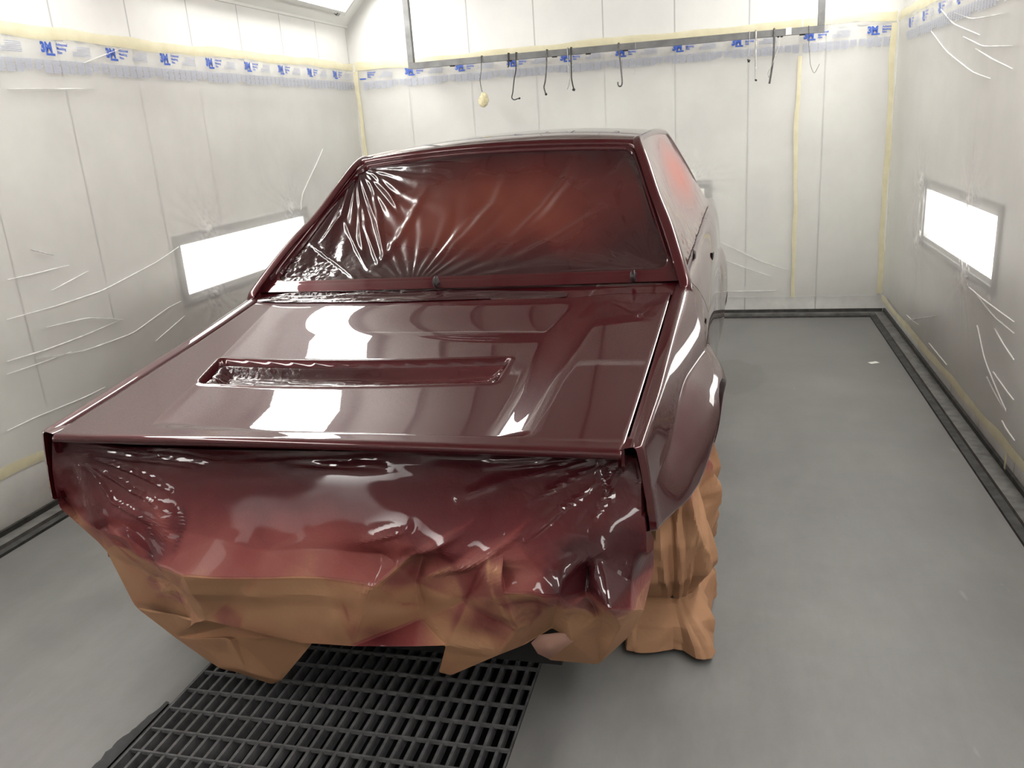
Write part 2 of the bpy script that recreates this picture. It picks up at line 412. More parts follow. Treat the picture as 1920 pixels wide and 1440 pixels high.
LAMPS_Y = [(.75, 2.2), (3.95, 5.42)]
BACKLAMP = (-1.62, -.165, .69, 1.0)
def wall_light(label, side, y0, y1, z0, z1, mat, knobs):
    """recessed light box: pan, stepped frame, glowing diffuser and the small turn-knobs"""
    if side == 'B': M = Matrix(((1, 0, 0, 0), (0, 0, -1, YB), (0, 1, 0, 0), (0, 0, 0, 1)))          # u,v,w -> x, z, -y
    elif side == 'L': M = Matrix(((0, 0, 1, XL), (1, 0, 0, 0), (0, 1, 0, 0), (0, 0, 0, 1)))
    else: M = Matrix(((0, 0, -1, XR), (1, 0, 0, 0), (0, 1, 0, 0), (0, 0, 0, 1)))
    r = empty('wall_light', M @ Vector(((y0+y1)/2, z0, 0))); Mi = Matrix.Translation(-r.location) @ M
    def put(o): o.data.transform(Mi); o.parent = r; return o
    e = .028
    b = MB()
    for (u0, u1, v0, v1) in ((y0-e, y1+e, z0-e, z0+.004), (y0-e, y1+e, z1-.004, z1+e), (y0-e, y0+.004, z0+.004, z1-.004), (y1-.004, y1+e, z0+.004, z1-.004)):
        b.box(u0, u1, v0, v1, .001, .014)
    i = .03
    for (u0, u1, v0, v1) in ((y0, y1, z0, z0+i), (y0, y1, z1-i, z1), (y0, y0+i, z0+i, z1-i), (y1-i, y1, z0+i, z1-i)):
        b.box(u0, u1, v0, v1, -.03, .004)
    put(b.build('frame', MAT['lampframe']))
    b = MB(); b.box(y0+.01, y1-.01, z0+.01, z1-.01, -.10, -.034); put(b.build('housing', MAT['steel_white']))
    b = MB(); b.box(y0+i-.004, y1-i+.004, z0+i-.004, z1-i+.004, -.032, -.022); put(b.build('diffuser', mat))
    for (u, v) in knobs:
        kb = MB(); kb.tube([(u, v, .004), (u, v, .016), (u, v, .022), (u, v, .03)], [.011, .011, .007, .006], 12); put(kb.build('turn_knob', MAT['knob'], smooth=True, autosmooth=40))
    return tag(r, label, 'light', 'low wall lights')
def eave_light(label, side, y0, y1):
    s = 1 if side == 'L' else -1
    x = XL if side == 'L' else XR
    a = Vector((s, 0, 1)).normalized(); n = Vector((s, 0, -1)).normalized()
    base = Vector((x, 0, ZE))
    M = Matrix(((a.x, 0, n.x, base.x), (0, 1, 0, 0), (a.z, 0, n.z, base.z), (0, 0, 0, 1)))      # u up the slope, y, w into the room
    r = empty('ceiling_light', M @ Vector((.1, (y0+y1)/2, 0))); Mi = Matrix.Translation(-r.location) @ M
    def put(o): o.data.transform(Mi); o.parent = r; return o
    u0, u1 = .10, .43; f = .03
    b = MB()
    for (p0, p1, q0, q1) in ((u0, u1, y0, y0+f), (u0, u1, y1-f, y1), (u0, u0+f, y0+f, y1-f), (u1-f, u1, y0+f, y1-f)):
        b.box(p0, p1, q0, q1, .002, .03)
    put(b.build('frame', MAT['steel_white']))
    b = MB(); b.box(u0+f-.002, u1-f+.002, y0+f-.002, y1-f+.002, .004, .016); put(b.build('diffuser', MAT['hip']))
    for q in (y0+.12, (y0+y1)/2, y1-.12):
        b = MB(); b.box(u0-.012, u0+.012, q-.02, q+.02, .004, .036); put(b.build('latch', MAT['knob']))
    return tag(r, label, 'light', 'long lights in the sloped eaves')

# ------------------------------------------------------------------ masking film on the walls
def text_geo(s, size, bold=0.0, xs=1.0):
    cu = bpy.data.curves.new('lettering', 'FONT'); cu.body = s; cu.size = size; cu.offset = bold; cu.resolution_u = 3
    o = bpy.data.objects.new('lettering', cu); COL.objects.link(o)
    dg = bpy.context.evaluated_depsgraph_get(); me = o.evaluated_get(dg).to_mesh()
    V = [(v.co.x*xs, v.co.y) for v in me.vertices]; F = [tuple(p.vertices) for p in me.polygons]
    o.evaluated_get(dg).to_mesh_clear(); bpy.data.objects.remove(o); bpy.data.curves.remove(cu)
    return V, F
TXT = {}
def T(s, size, bold=0.0, xs=1.0):
    k = (s, size, bold, xs)
    if k not in TXT: TXT[k] = text_geo(*k)
    return TXT[k]
def print_band(name, parent, place, u0, u1, starts, pitch):
    """the printing that runs along the top of the film: logo, product words, small print blocks"""
    V = []; F = []; MI = []
    def put(geo, du, dz, mi):
        base = len(V); G, Fa = geo
        if min(g[0] for g in G)+du < u0 or max(g[0] for g in G)+du > u1: return
        V.extend([place(a+du, b+dz) for a, b in G]); F.extend([tuple(i+base for i in f) for f in Fa]); MI.extend([mi]*len(Fa))
    def rect(a, b, c, d): return ([(a, c), (b, c), (b, d), (a, d)], [(0, 1, 2, 3)])
    r = random.Random(3)
    for st in starts:
        put(T('3M', .056, .0035, .92), st, 1.9385, 0)
        put(rect(.026, .078, 0, .010), st, 1.924, 0)
        for q, wd in enumerate(('Advanced', 'Masking', 'Film')):
            put(T(wd, .0175, .0006), st+.092, 1.967-q*.0165, 0)
        for q in range(3):
            put(T('72 large 1,83 m', .0135, .0002, .8), st-.062+q*.135, 1.9865, 2)
        for q in range(6):
            put(rect(.215-(.03 if q > 2 else .0), .300, 0, .0042), st, 1.967-q*.0075, 1)
        for c in range(8):
            a = -.05+c*.05; tall = (.045 if c in (0, 7) else .056+.006*r.random())
            n = int(tall/.0062)
            for q in range(n):
                ln = .0445-(.012*r.random() if (q % 4 == 3 or q > n-3) else .002*r.random())
                put(rect(a, a+ln, 0, .0046), st, 1.902-q*.0062, 1)
    return mesh(name, V, F, None, parent, False, [MAT['blue'], MAT['grey'], MAT['greydark']], MI)

def film_sheet(label, side, u0, u1, zb0, zb1, knobs, folds, logos, off=.034, seed=0, lampbox=None):
    """hanging polythene sheet: gentle waves, puckers pulled to the light knobs, sharp little pleats"""
    ax = {'L': 0, 'R': 0, 'B': 1}[side]
    wallv = {'L': XL, 'R': XR, 'B': YB}[side]; s = {'L': 1, 'R': -1, 'B': -1}[side]
    def P(u, z, d): return (wallv+s*d, u, z) if ax == 0 else (u, wallv+s*d, z)
    nu, nz = int((u1-u0)/.016), 120
    U, Tt = np.meshgrid(np.linspace(u0, u1, nu), np.linspace(0, 1, nz), indexing='ij')
    zb = zb0+(zb1-zb0)*(U-u0)/(u1-u0)
    Z = zb+(2.012-zb)*Tt
    A = np.stack([U.ravel(), Z.ravel()], 1); A3 = np.c_[A, np.zeros(len(A))+seed]
    D = vnoise(A3, 1.5, seed, 2)*.006+vnoise(A3*np.array([1, 2.2, 1]), 4, seed+5, 2)*.002
    fold = np.zeros(len(A))
    for (ku, kz) in knobs:
        dx, dz = A[:, 0]-ku, A[:, 1]-kz; r = np.hypot(dx, dz); th = np.arctan2(dz, dx)
        w = np.exp(-r/.16); pl = np.abs(np.sin(th*11+vnoise(np.c_[th*2, r*3, r*0+ku], 1.0, 3, 2)*3))**.6
        D += w*(pl-.5)*.016*np.clip(r/.03, 0, 1); D += .012*np.exp(-(r/.03)**2)
        fold = np.maximum(fold, .95*np.exp(-r/.05)*(pl > .8)); fold = np.maximum(fold, .30*np.exp(-(r/.13)**2)*(1-pl))
    for pts in folds:
        d, t = seg_dist(A, pts); D += .004*np.exp(-(d/.018)**2)*np.sin(np.pi*np.clip(t, .04, .96))
    fade = np.clip((2.012-A[:, 1])/.25, 0, 1)*np.clip((A[:, 1]-zb.ravel())/.05+.15, 0, 1)
    D = np.maximum(off+D*fade, .019)
    V = [P(a, z, d) for a, z, d in zip(A[:, 0], A[:, 1], D)]
    F = [tuple(f) for f in grid_faces(nu, nz, flip=(side in 'L'))]
    fold = list(fold)
    # pleats: little raised double layers of film
    Dg = D.reshape(nu, nz)
    def depth(u, z):
        i = min(max((u-u0)/(u1-u0)*(nu-1), 0), nu-1.001); zz = zb0+(zb1-zb0)*(u-u0)/(u1-u0)
        j = min(max((z-zz)/(2.012-zz)*(nz-1), 0), nz-1.001); a, b = int(i), int(j); fi, fj = i-a, j-b
        return (Dg[a, b]*(1-fi)+Dg[a+1, b]*fi)*(1-fj)+(Dg[a, b+1]*(1-fi)+Dg[a+1, b+1]*fi)*fj
    rr = random.Random(seed+1)
    for pts in folds:
        pp = []
        for k in range(len(pts)-1):
            for q in range(10):
                t = q/10; pp.append((pts[k][0]*(1-t)+pts[k+1][0]*t, pts[k][1]*(1-t)+pts[k+1][1]*t))
        pp.append(pts[-1])
        for _ in range(3):
            pp = [pp[0]]+[((pp[i-1][0]+2*pp[i][0]+pp[i+1][0])/4, (pp[i-1][1]+2*pp[i][1]+pp[i+1][1])/4) for i in range(1, len(pp)-1)]+[pp[-1]]
        pp = [(u, z) for u, z in pp if u0+.02 < u < u1-.02 and z > zb0+.02 and z < 2.0]
        if len(pp) < 4: continue
        base = len(V); n = len(pp)
        for k, (u, z) in enumerate(pp):
            a, b = pp[max(k-1, 0)], pp[min(k+1, n-1)]
            tx, tz = b[0]-a[0], b[1]-a[1]; l = math.hypot(tx, tz) or 1; nx, nz_ = -tz/l, tx/l
            w = .0024*math.sin(math.pi*(k+.6)/(n+.2))**.6*(.6+.7*rr.random()); d = depth(u, z)
            V += [P(u+nx*w, z+nz_*w, d+.0005), P(u, z, d+.006), P(u-nx*w, z-nz_*w, d+.0005)]
            fold += [.75, 1, .75]
        for k in range(n-1):
            for q in (0, 1): F.append((base+k*3+q, base+k*3+q+1, base+k*3+q+4, base+k*3+q+3))
    r = empty('masking_film', P((u0+u1)/2, min(zb0, zb1), off))
    o = mesh('film_sheet', np.array(V)-np.array(r.location), F, MAT['film'], r, True, attr={'fold': fold})
    def place(u, z):
        if side == 'L': q = P(u, z, off+.0045)
        elif side == 'R': q = P(-u, z, off+.0045)
        else: q = P(u, z, off+.0045)
        return tuple(np.array(q)-np.array(r.location))
    a, b = (u0, u1) if side != 'R' else (-u1, -u0)
    print_band('printed_band', r, place, a+.01, b-.01, logos, .405)
    return tag(r, label, 'masking film', 'plastic film sheets on the booth walls')

def tape(label, side, pts, w, off=.042, seed=0, wob=.004):
    """strip of masking tape along a path on a wall, slightly wavy"""
    ax = 0 if side in 'LR' else 1
    wallv = {'L': XL, 'R': XR, 'B': YB}[side]; s = {'L': 1, 'R': -1, 'B': -1}[side]
    rr = random.Random(seed); pp = []
    for k in range(len(pts)-1):
        n = max(2, int(math.dist(pts[k], pts[k+1])/.05))
        for q in range(n): t = q/n; pp.append((pts[k][0]*(1-t)+pts[k+1][0]*t, pts[k][1]*(1-t)+pts[k+1][1]*t))
    pp.append(pts[-1]); V = []; F = []
    ph = rr.random()*6
    c = (wallv+s*off, pp[0][0], pp[0][1]) if ax == 0 else (pp[0][0], wallv+s*off, pp[0][1])
    for k, (u, z) in enumerate(pp):
        a, b = pp[max(k-1, 0)], pp[min(k+1, len(pp)-1)]
        l = math.dist(a, b); nx, nz = -(b[1]-a[1])/l, (b[0]-a[0])/l
        wv = wob*(math.sin(k*.31+ph)+.6*math.sin(k*.83+2*ph))
        hw = w/2*(1+.10*math.sin(k*.47+ph*1.7))
        for e, dd in ((-1, 0), (-.4, .0012), (.3, .0006), (1, 0.0)):
            uu, zz = u+nx*(wv+e*hw), z+nz*(wv+e*hw); d = off+dd
            V.append((wallv+s*d-c[0], uu-c[1], zz-c[2]) if ax == 0 else (uu-c[0], wallv+s*d-c[1], zz-c[2]))
    for k in range(len(pp)-1):
        for q in range(3): F.append((k*4+q, k*4+q+1, k*4+q+5, k*4+q+4))
    o = mesh('masking_tape', V, F, MAT['tape'], None, True); o.location = c
    return tag(o, label, 'tape', 'masking tape strips on the film')

LF = [[(2.781, 1.038), (2.903, 1.036), (3.127, 1.039)], [(2.733, 0.882), (2.998, 0.881), (3.279, 0.889), (3.405, 0.907), (3.695, 0.952), (3.921, 1.003)], [(2.684, 0.718), (2.89, 0.711), (3.126, 0.716), (3.379, 0.73)], [(2.829, 0.689), (3.105, 0.648), (3.439, 0.646), (3.734, 0.709), (3.854, 0.72)], [(2.668, 0.668), (2.822, 0.665), (3.025, 0.665)], [(2.601, 0.446), (2.757, 0.45), (3.043, 0.442), (3.186, 0.448)], [(3.595, 0.566), (3.753, 0.61), (3.863, 0.637)], [(2.934, 1.138), (3.051, 1.095)], [(2.996, 0.95), (3.234, 0.994)], [(2.918, 0.804), (3.172, 0.788), (3.392, 0.727)], [(3.007, 1.781), (3.514, 1.793)], [(3.471, 1.902), (3.761, 1.985)], [(5.75, 1.435), (5.482, 1.247), (5.345, 1.149), (5.3, 1.049)]]
RF = [[(5.433, 1.854), (5.033, 1.723), (4.479, 1.601), (4.164, 1.561)], [(5.29, 1.962), (4.918, 1.842), (4.408, 1.752)], [(4.708, 1.768), (4.328, 1.699), (3.897, 1.673)], [(4.451, 1.699), (4.195, 1.647), (3.866, 1.586)], [(4.939, 1.898), (4.562, 1.831), (3.99, 1.802)], [(4.092, 0.655), (3.778, 0.614), (3.518, 0.608)], [(4.203, 0.656), (3.935, 0.651), (3.533, 0.65)], [(4.017, 0.52), (3.848, 0.407), (3.511, 0.297)], [(3.762, 0.568), (3.484, 0.511)], [(3.722, 0.392), (3.432, 0.365)], [(5.437, 0.208), (4.762, 0.39)], [(3.801, 0.346), (3.508, 0.291)], [(3.545, 0.24), (3.372, 0.22)], [(5.528, 0.22), (5.156, 0.245)], [(4.884, 0.21), (4.467, 0.205)]]
BF = [[(-0.102, 0.465), (0.126, 0.37), (0.295, 0.308)], [(-0.088, 0.581), (0.209, 0.427), (0.41, 0.352)], [(-0.093, 0.2), (0.328, 0.2)]]

def build_walls_dressing():
    kn_b = [(-.5, 1.0)]
    wall_light('glowing light box low in the left wall, partly behind the car', 'L', 3.95, 5.42, .70, 1.03, MAT['lampwall'], [(4.205, 1.045), (4.18, .70), (5.17, 1.045)])
    wall_light('glowing light box low in the right wall near the back corner', 'R', 3.95, 5.42, .70, 1.03, MAT['lampwall'], [(4.32, 1.03), (4.31, .68), (5.38, 1.03), (5.38, .69)])
    wall_light('unseen light box added for its light in the left wall nearer the entrance', 'L', .75, 2.2, .70, 1.03, MAT['lampwall'], [])  # unseen lamp, added to light the near end of the booth
    wall_light('unseen light box added for its light in the right wall nearer the entrance', 'R', .75, 2.2, .70, 1.03, MAT['lampwall'], [])  # its opposite number, likewise unseen and added for light
    wall_light('dim light box with grey frame in the back wall, mostly behind the car', 'B', *BACKLAMP[:2], *BACKLAMP[2:], MAT['lampback'], [])
    eave_light('long tube light in the left eave, its end showing at the top', 'L', 4.0, 6.28)
    eave_light('long tube light in the left eave, middle of the row, seen mirrored in the bonnet', 'L', 1.35, 3.63)
    eave_light('unseen long tube light added for its light in the left eave above the camera', 'L', -1.3, .98)  # out of view; added to fill the booth with light
    eave_light('long tube light in the right eave nearest the back wall', 'R', 4.0, 6.28)
    eave_light('long tube light in the right eave, middle of the row', 'R', 1.35, 3.63)
    eave_light('unseen long tube light added for its light in the right eave beside the camera', 'R', -1.3, .98)  # unseen too, added to light the scene from the right
    film_sheet('milky film sheet with blue lettering covering the left wall', 'L', -1.5, 6.44, .27, .27, [(4.205, 1.045), (4.18, .70), (5.17, 1.045)], LF, [3.235+.405*k for k in range(-11, 8)], seed=1)
    film_sheet('milky film sheet hanging over the right wall, pulled in at the light box', 'R', -1.5, 6.44, .17, .17, [(4.32, 1.03), (4.31, .68), (5.38, 1.03), (5.38, .69)], RF, [-6.10+.405*k for k in range(0, 19)], seed=2)
    film_sheet('wide milky film sheet across the back wall behind the metal rack', 'B', XL+.05, .45, .15, .15, [(-.3, 1.04)], BF, [XL+.055+.405*k for k in range(0, 9)], seed=3)
    film_sheet('narrow milky film sheet filling the right end of the back wall', 'B', .44, XR-.05, .15, .15, [], [], [.465, .87], off=.038, seed=4)
    tape('yellowish tape strip along the top of the left wall film', 'L', [(-1.5, 2.018), (3.4, 2.018), (3.75, 2.008), (5, 2.018), (6.44, 2.022)], .05, seed=1)
    tape('yellowish tape strip along the top of the right wall film', 'R', [(-1.5, 2.03), (5, 2.02), (6.44, 2.03)], .05, seed=2)
    tape('yellowish tape strip along the top of the back film, behind the rack', 'B', [(XL+.05, 2.022), (-2, 2.014), (-1.2, 2.03), (.45, 2.03)], .06, seed=3)
    tape('short yellowish tape strip topping the narrow back film by the right corner', 'B', [(.46, 2.03), (.7, 2.05), (XR-.05, 2.035)], .055, seed=4)
    tape('long upright tape strip in the back right corner', 'B', [(XR-.065, 1.99), (XR-.06, 1.2), (XR-.055, .17)], .036, off=.05, seed=5)
    tape('upright tape strip in the back left corner beside the car roof', 'B', [(XL+.06, 1.99), (XL+.055, 1.3), (XL+.06, .2)], .034, off=.05, seed=6)
    tape('upright tape strip joining the two back film sheets', 'B', [(.445, 1.83), (.438, 1.2), (.455, .15)], .028, off=.048, seed=7)
    tape('tape strip along the bottom of the left wall film', 'L', [(-1.5, .275), (2.5, .285), (6.44, .25)], .045, off=.044, seed=8)
    tape('tape strip along the bottom of the right wall film', 'R', [(-1.5, .17), (3.5, .172), (4.6, .165), (6.4, .15)], .045, off=.044, seed=9)
    tape('loose tape tab hanging below the right wall film', 'R', [(3.40, .155), (3.40, .09)], .022, off=.05, seed=10, wob=.001)

# ------------------------------------------------------------------ hanging rack and its wires
RY = 6.22
def build_rack():
    r = empty('hanging_rack', (-.87, RY, 1.97)); o = r.location
    def put(nm, b, mat): 
        ob = b.build(nm, mat, autosmooth=30); ob.data.transform(Matrix.Translation(-o)); ob.parent = r; return ob
    s = .021
    b = MB(); b.box(-2.315, .575, RY-s, RY+s, 1.953, 1.995); put('bottom_rail', b, MAT['steel'])
    for x in (-2.294, .554):
        b = MB(); b.box(x-s, x+s, RY-s, RY+s, 1.996, ZC-.002); put('post', b, MAT['steel'])
        b = MB(); b.box(x-.06, x+.06, RY-.06, RY+.06, ZC-.008, ZC-.001); put('ceiling_plate', b, MAT['steel'])
    for x in (-1.98, -1.55, -1.22, -.98, -.72, .30, .44):
        b = MB(); b.box(x-.018, x+.018, RY-.006, RY+.006, 1.945, 1.9525); put('slot_clip', b, MAT['curb_dark'])
    b = MB(); b.box(.335, .37, RY-s-.003, RY-s-.0005, 1.955, 2.0); tp = put('paper_scrap', b, MAT['film_solid'])
    tag(r, 'grey square-tube metal rack hanging in front of the back wall', 'rack')
    # wires: x, z offsets below the rail
    def wire(label, pts, rad, mat, extra=None, cat='hook', name='wire_hook'):
        P = [(x, RY+dy, z) for x, z, dy in pts]
        base = Vector(P[0])
        sm = []
        for k in range(len(P)-1):
            p0, p1, p2, p3 = [Vector(P[min(max(k+q, 0), len(P)-1)]) for q in (-1, 0, 1, 2)]
            for t in (0, .33, .66):
                sm.append(.5*((2*p1)+(p2-p0)*t+(2*p0-5*p1+4*p2-p3)*t*t+(3*p1-p0-3*p2+p3)*t**3))
        sm.append(Vector(P[-1]))
        V, F = tube([p-base for p in sm], rad, 7)
        o_ = mesh(name, V, F, mat, None, True); o_.location = base
        if extra: extra(o_, [p-base for p in sm])
        return tag(o_, label, cat, 'wires hanging from the rack')
    def over(x): return [(x, 1.952, .024), (x, 1.975, .026), (x, 1.998, .02), (x, 2.0, 0), (x, 1.997, -.022), (x, 1.975, -.027)]
    def lump(o_, sm):
        bm = bmesh.new(); bmesh.ops.create_icosphere(bm, subdivisions=3, radius=.038)
        P = np.array([v.co[:] for v in bm.verts]); d = vnoise(P, 40, 3, 3)
        for v, q in zip(bm.verts, d): v.co = Vector((v.co.x*.95, v.co.y*.6, v.co.z*1.25))*(1+.35*q)+sm[-1]+Vector((.0, 0, -.035))
        me = bpy.data.meshes.new('tape_wad'); bm.to_mesh(me); bm.free(); me.materials.append(MAT['lump'])
        ob = link(bpy.data.objects.new('tape_wad', me), o_); ob['label'] = 'yellowed wad of tape'
    def knot(rad):
        def f(o_, sm):
            bm = bmesh.new(); bmesh.ops.create_icosphere(bm, subdivisions=2, radius=rad)
            for v in bm.verts: v.co = v.co*(1+.25*random.uniform(-1, 1))+sm[-1]
            me = bpy.data.meshes.new('knot'); bm.to_mesh(me); bm.free(); me.materials.append(MAT['wire_black'])
            link(bpy.data.objects.new('knot', me), o_)
        return f
    def strand(pts):
        def f(o_, sm):
            base = o_.location
            V, F = tube([Vector((x, RY+dy, z))-base for x, z, dy in pts], .0032, 6)
            ob = mesh('strand', V, F, MAT['wire_pale'], o_, True)
        return f
    wire('thin wire ending in a yellowed wad of tape, leftmost on the rack', over(-1.752)+[(-1.757, 1.90, -.027), (-1.772, 1.84, -.025), (-1.768, 1.78, -.022), (-1.758, 1.735, -.02)], .0028, MAT['wire'], lump)
    wire('short black stub of wire right beside the wad of tape', over(-1.552)+[(-1.552, 1.93, -.028), (-1.553, 1.915, -.024), (-1.56, 1.908, -.018)], .005, MAT['wire_black'])
    wire('dark bent wire with a forked foot, long, left part of the rack', over(-1.495)+[(-1.50, 1.89, -.027), (-1.518, 1.82, -.026), (-1.533, 1.74, -.024), (-1.545, 1.70, -.02), (-1.528, 1.683, -.02), (-1.50, 1.688, -.03), (-1.482, 1.69, -.045)], .0042, MAT['wire_black'], knot(.008))
    wire('dark wire with a crusted kinked end, third long one', over(-1.272)+[(-1.278, 1.88, -.027), (-1.292, 1.79, -.026), (-1.303, 1.755, -.025), (-1.296, 1.72, -.025), (-1.29, 1.705, -.025)], [.0045]*20+[.007]*14 if False else .0052, MAT['wire'], knot(.009))
    wire('thin pale wire curling left, one of a close pair', over(-1.122)+[(-1.12, 1.87, -.027), (-1.115, 1.80, -.026), (-1.122, 1.76, -.02), (-1.138, 1.725, -.015)], .003, MAT['wire_pale'])
    wire('black wire thinning to a dark bead, right one of a close pair', over(-1.098)+[(-1.099, 1.87, -.027), (-1.101, 1.80, -.027), (-1.093, 1.745, -.024), (-1.088, 1.72, -.02)], .005, MAT['wire_black'], knot(.011))
    wire('neat J-shaped steel hook in the middle of the rack', over(-.765)+[(-.757, 1.90, -.028), (-.748, 1.80, -.028), (-.745, 1.745, -.028), (-.751, 1.722, -.028), (-.764, 1.717, -.028), (-.774, 1.728, -.028), (-.775, 1.748, -.028)], .0052, MAT['wire'])
    wire('hair-thin forked wire just right of the J hook', over(-.648)+[(-.648, 1.9, -.027), (-.652, 1.83, -.025), (-.664, 1.79, -.02)], .0012, MAT['wire_pale'])
    wire('thin wire with a small black ball end, right part of the rack', over(.105)+[(.104, 1.89, -.027), (.101, 1.84, -.027), (.103, 1.815, -.025)], .0022, MAT['wire_pale'], knot(.011))
    wire('straight paint-crusted rod hanging upright, right part of the rack', over(.146)+[(.147, 1.88, -.028), (.148, 1.80, -.028), (.149, 1.72, -.028), (.152, 1.69, -.027)], .0058, MAT['wire_pale'], knot(.008))
    wire('tangled bunch of crusted wires crossing each other, right part of the rack', over(.262)+[(.262, 1.88, -.028), (.258, 1.80, -.03), (.25, 1.74, -.03), (.243, 1.69, -.03), (.238, 1.66, -.03)], .0065, MAT['wire'],
         strand([(.298, 1.95, -.024), (.292, 1.88, -.03), (.262, 1.80, -.034), (.24, 1.755, -.034), (.225, 1.72, -.03), (.236, 1.70, -.028)]))
    wire('fine zigzag wire below the right end of the rack', over(.478)+[(.482, 1.88, -.026), (.49, 1.80, -.026), (.498, 1.75, -.026), (.52, 1.705, -.026), (.54, 1.735, -.026), (.552, 1.76, -.026)], .0016, MAT['wire'])

# ------------------------------------------------------------------ floor things
def build_floor_things():
    r = empty('floor_grate', ((GX0+GX1)/2, GY0, 0)); o = r.location
    def put(nm, b, mat=MAT['grate'], sm=False):
        ob = b.build(nm, mat); ob.data.transform(Matrix.Translation(-o)); ob.parent = r; return ob
    e = .006
    b = MB()
    b.box(GX0+.002, GX0+.002+e, GY0+.002, GY1-.002, -.036, .001); b.box(GX1-.002-e, GX1-.002, GY0+.002, GY1-.002, -.036, .001)
    b.box(GX0+.009, GX1-.009, GY0+.002, GY0+.008, -.036, .001); b.box(GX0+.009, GX1-.009, GY1-.008, GY1-.002, -.036, .001)
    put('frame', b)
    n = 27
    bar = MB(); bar.box(-.0042, .0042, GY0+.009, GY1-.009, -.034, -.002)
    first = None
    for i in range(1, n):
        x = GX0+(GX1-GX0)*i/n
        if first is None:
            first = bar.build('bearing_bar', MAT['grate'], r); ob = first
        else:
            ob = first.copy(); COL.objects.link(ob)
        ob.parent = r; ob.location = (x-o.x, -o.y, 0)
    m = 24; first = None
    cb = MB(); cb.box(GX0+.009, GX1-.009, -.003, .003, -.010, .0005)
    for j in range(1, m):
        y = GY0+(GY1-GY0)*j/m
        if first is None:
            first = cb.build('cross_bar', MAT['grate'], r); ob = first
        else:
            ob = first.copy(); COL.objects.link(ob)
        ob.parent = r; ob.location = (-o.x, y-o.y, .0)
    tag(r, 'black steel grate set in the floor under the car nose', 'grate')
    # torn rubber strip along the grate's left edge
    V = []; F = []; rr = random.Random(5); n = 40
    for k in range(n+1):
        t = k/n; y = 1.10+.58*t
        w = .02+.035*math.sin(math.pi*min(1, t*1.05))**.7*(.75+.35*rr.random())
        V += [(GX0-.003, y, .006), (GX0-w*.6, y, .009), (GX0-w, y+rr.uniform(-.003, .003), .002), (GX0-w, y, .0), (GX0-.003, y, .0)]
    for k in range(n):
        for q in range(4): F.append((k*5+q, k*5+q+1, k*5+q+6, k*5+q+5))
    ob = mesh('edge_strip', V, F, MAT['rubber'], None, True)
    tag(ob, 'ragged black strip along the left edge of the floor grate', 'strip')
    b = MB(); b.box(-.028, .028, -.018, .018, 0, .0015)
    ob = b.build('tape_scrap', MAT['film_solid']); ob.location = (.84, 5.21, .0002); ob.rotation_euler = (0, 0, .5)
    tag(ob, 'tiny pale scrap lying on the open floor near the back wall', 'scrap')

MAT['film_solid'] = plain('pale_paper', (.68, .67, .62), .7)
build_room()
build_walls_dressing()
build_rack()
build_floor_things()

# ------------------------------------------------------------------ the car
def car_matrix():
    yaw, roll = math.radians(-1.32654696), math.radians(.72514507)
    rx = Vector((math.cos(yaw), math.sin(yaw), 0)); fy = Vector((-math.sin(yaw), math.cos(yaw), 0)); up = Vector((0, 0, 1))
    r2 = rx*math.cos(roll)+up*math.sin(roll); u2 = -rx*math.sin(roll)+up*math.cos(roll)
    o = Vector((-.9553, 1.6995, 0))
    return Matrix(((r2.x, fy.x, u2.x, o.x), (r2.y, fy.y, u2.y, o.y), (r2.z, fy.z, u2.z, o.z), (0, 0, 0, 1)))
CM = car_matrix()
# car frame: x across (right as seen), y rearward from the nose, z up

T_ZR = [(-.05, .8264), (.25, .859), (.6, .902), (.85, .936), (1.09, .971), (1.5, .986), (2.6, 1.03), (3.3, 1.03), (3.8, .985)]
T_B = [(-.05, .022), (.2, .028), (.3, .042), (.5, .052), (.9, .074), (1.1, .066), (1.5, .058), (2.3, .05), (2.7, .036), (3.4, .03), (3.8, .0)]
T_L = [(-.05, .13), (.2, .12), (.5, .09), (.9, .07), (1.5, .05), (3.8, .06)]
T_ZT = [(-.05, .725), (.2, .725), (.35, .785), (.5, .81), (.9, .80), (1.02, .77), (1.12, .74), (2.3, .74), (2.45, .76), (2.65, .79), (3.1, .79), (3.4, .74), (3.8, .70)]
T_A = [(-.03, .002), (.1, .014), (.2, .034), (.3, .042), (.4, .058), (.5, .070), (.7, .068), (.85, .055), (.97, .03), (1.07, 0), (2.35, 0), (2.6, .024), (2.85, .04), (3.15, .036), (3.4, 0), (3.8, 0)]
T_ZL = [(-.05, .640), (0, .628), (.1, .612), (.2, .60), (.3, .605), (.4, .645), (.5, .695), (.6, .733), (.68, .745), (.77, .738), (.87, .70), (.95, .62), (1.01, .48), (1.05, .32), (1.08, .27), (1.2, .25),
        (2.42, .25), (2.48, .29), (2.52, .38), (2.6, .48), (2.7, .55), (2.85, .585), (3.0, .55), (3.1, .48), (3.17, .40), (3.2, .35), (3.3, .34), (3.8, .42)]
T_XR = [(-.05, .789), (.25, .80), (3.0, .80), (3.4, .785), (3.8, .74)]
def zr(y): return interp(y, T_ZR, .05)
def xr(y): return interp(y, T_XR, .05)
def zt(y): return interp(y, T_ZT, .06)
def zl(y): return interp(y, T_ZL, .02)
def side_x(y, z):
    r = zr(y)
    x = xr(y)+interp(y, T_B, .08)*(1-np.exp(-np.maximum(r-z, 0)/interp(y, T_L, .08)))/(1-np.exp(-1.6))
    t = np.clip((zt(y)-z)/.12, 0, 1.0)
    x = x+interp(y, T_A, .05)*(1-(1-t)**2.2)
    x = x-.10*np.clip((.52-z)/.3, 0, 1)**2
    return x
def hood_half(y): return interp(y, [(-.05, .745), (0, .748), (1.05, .760)])
def hood_edge_z(y): return zr(y)-.0085

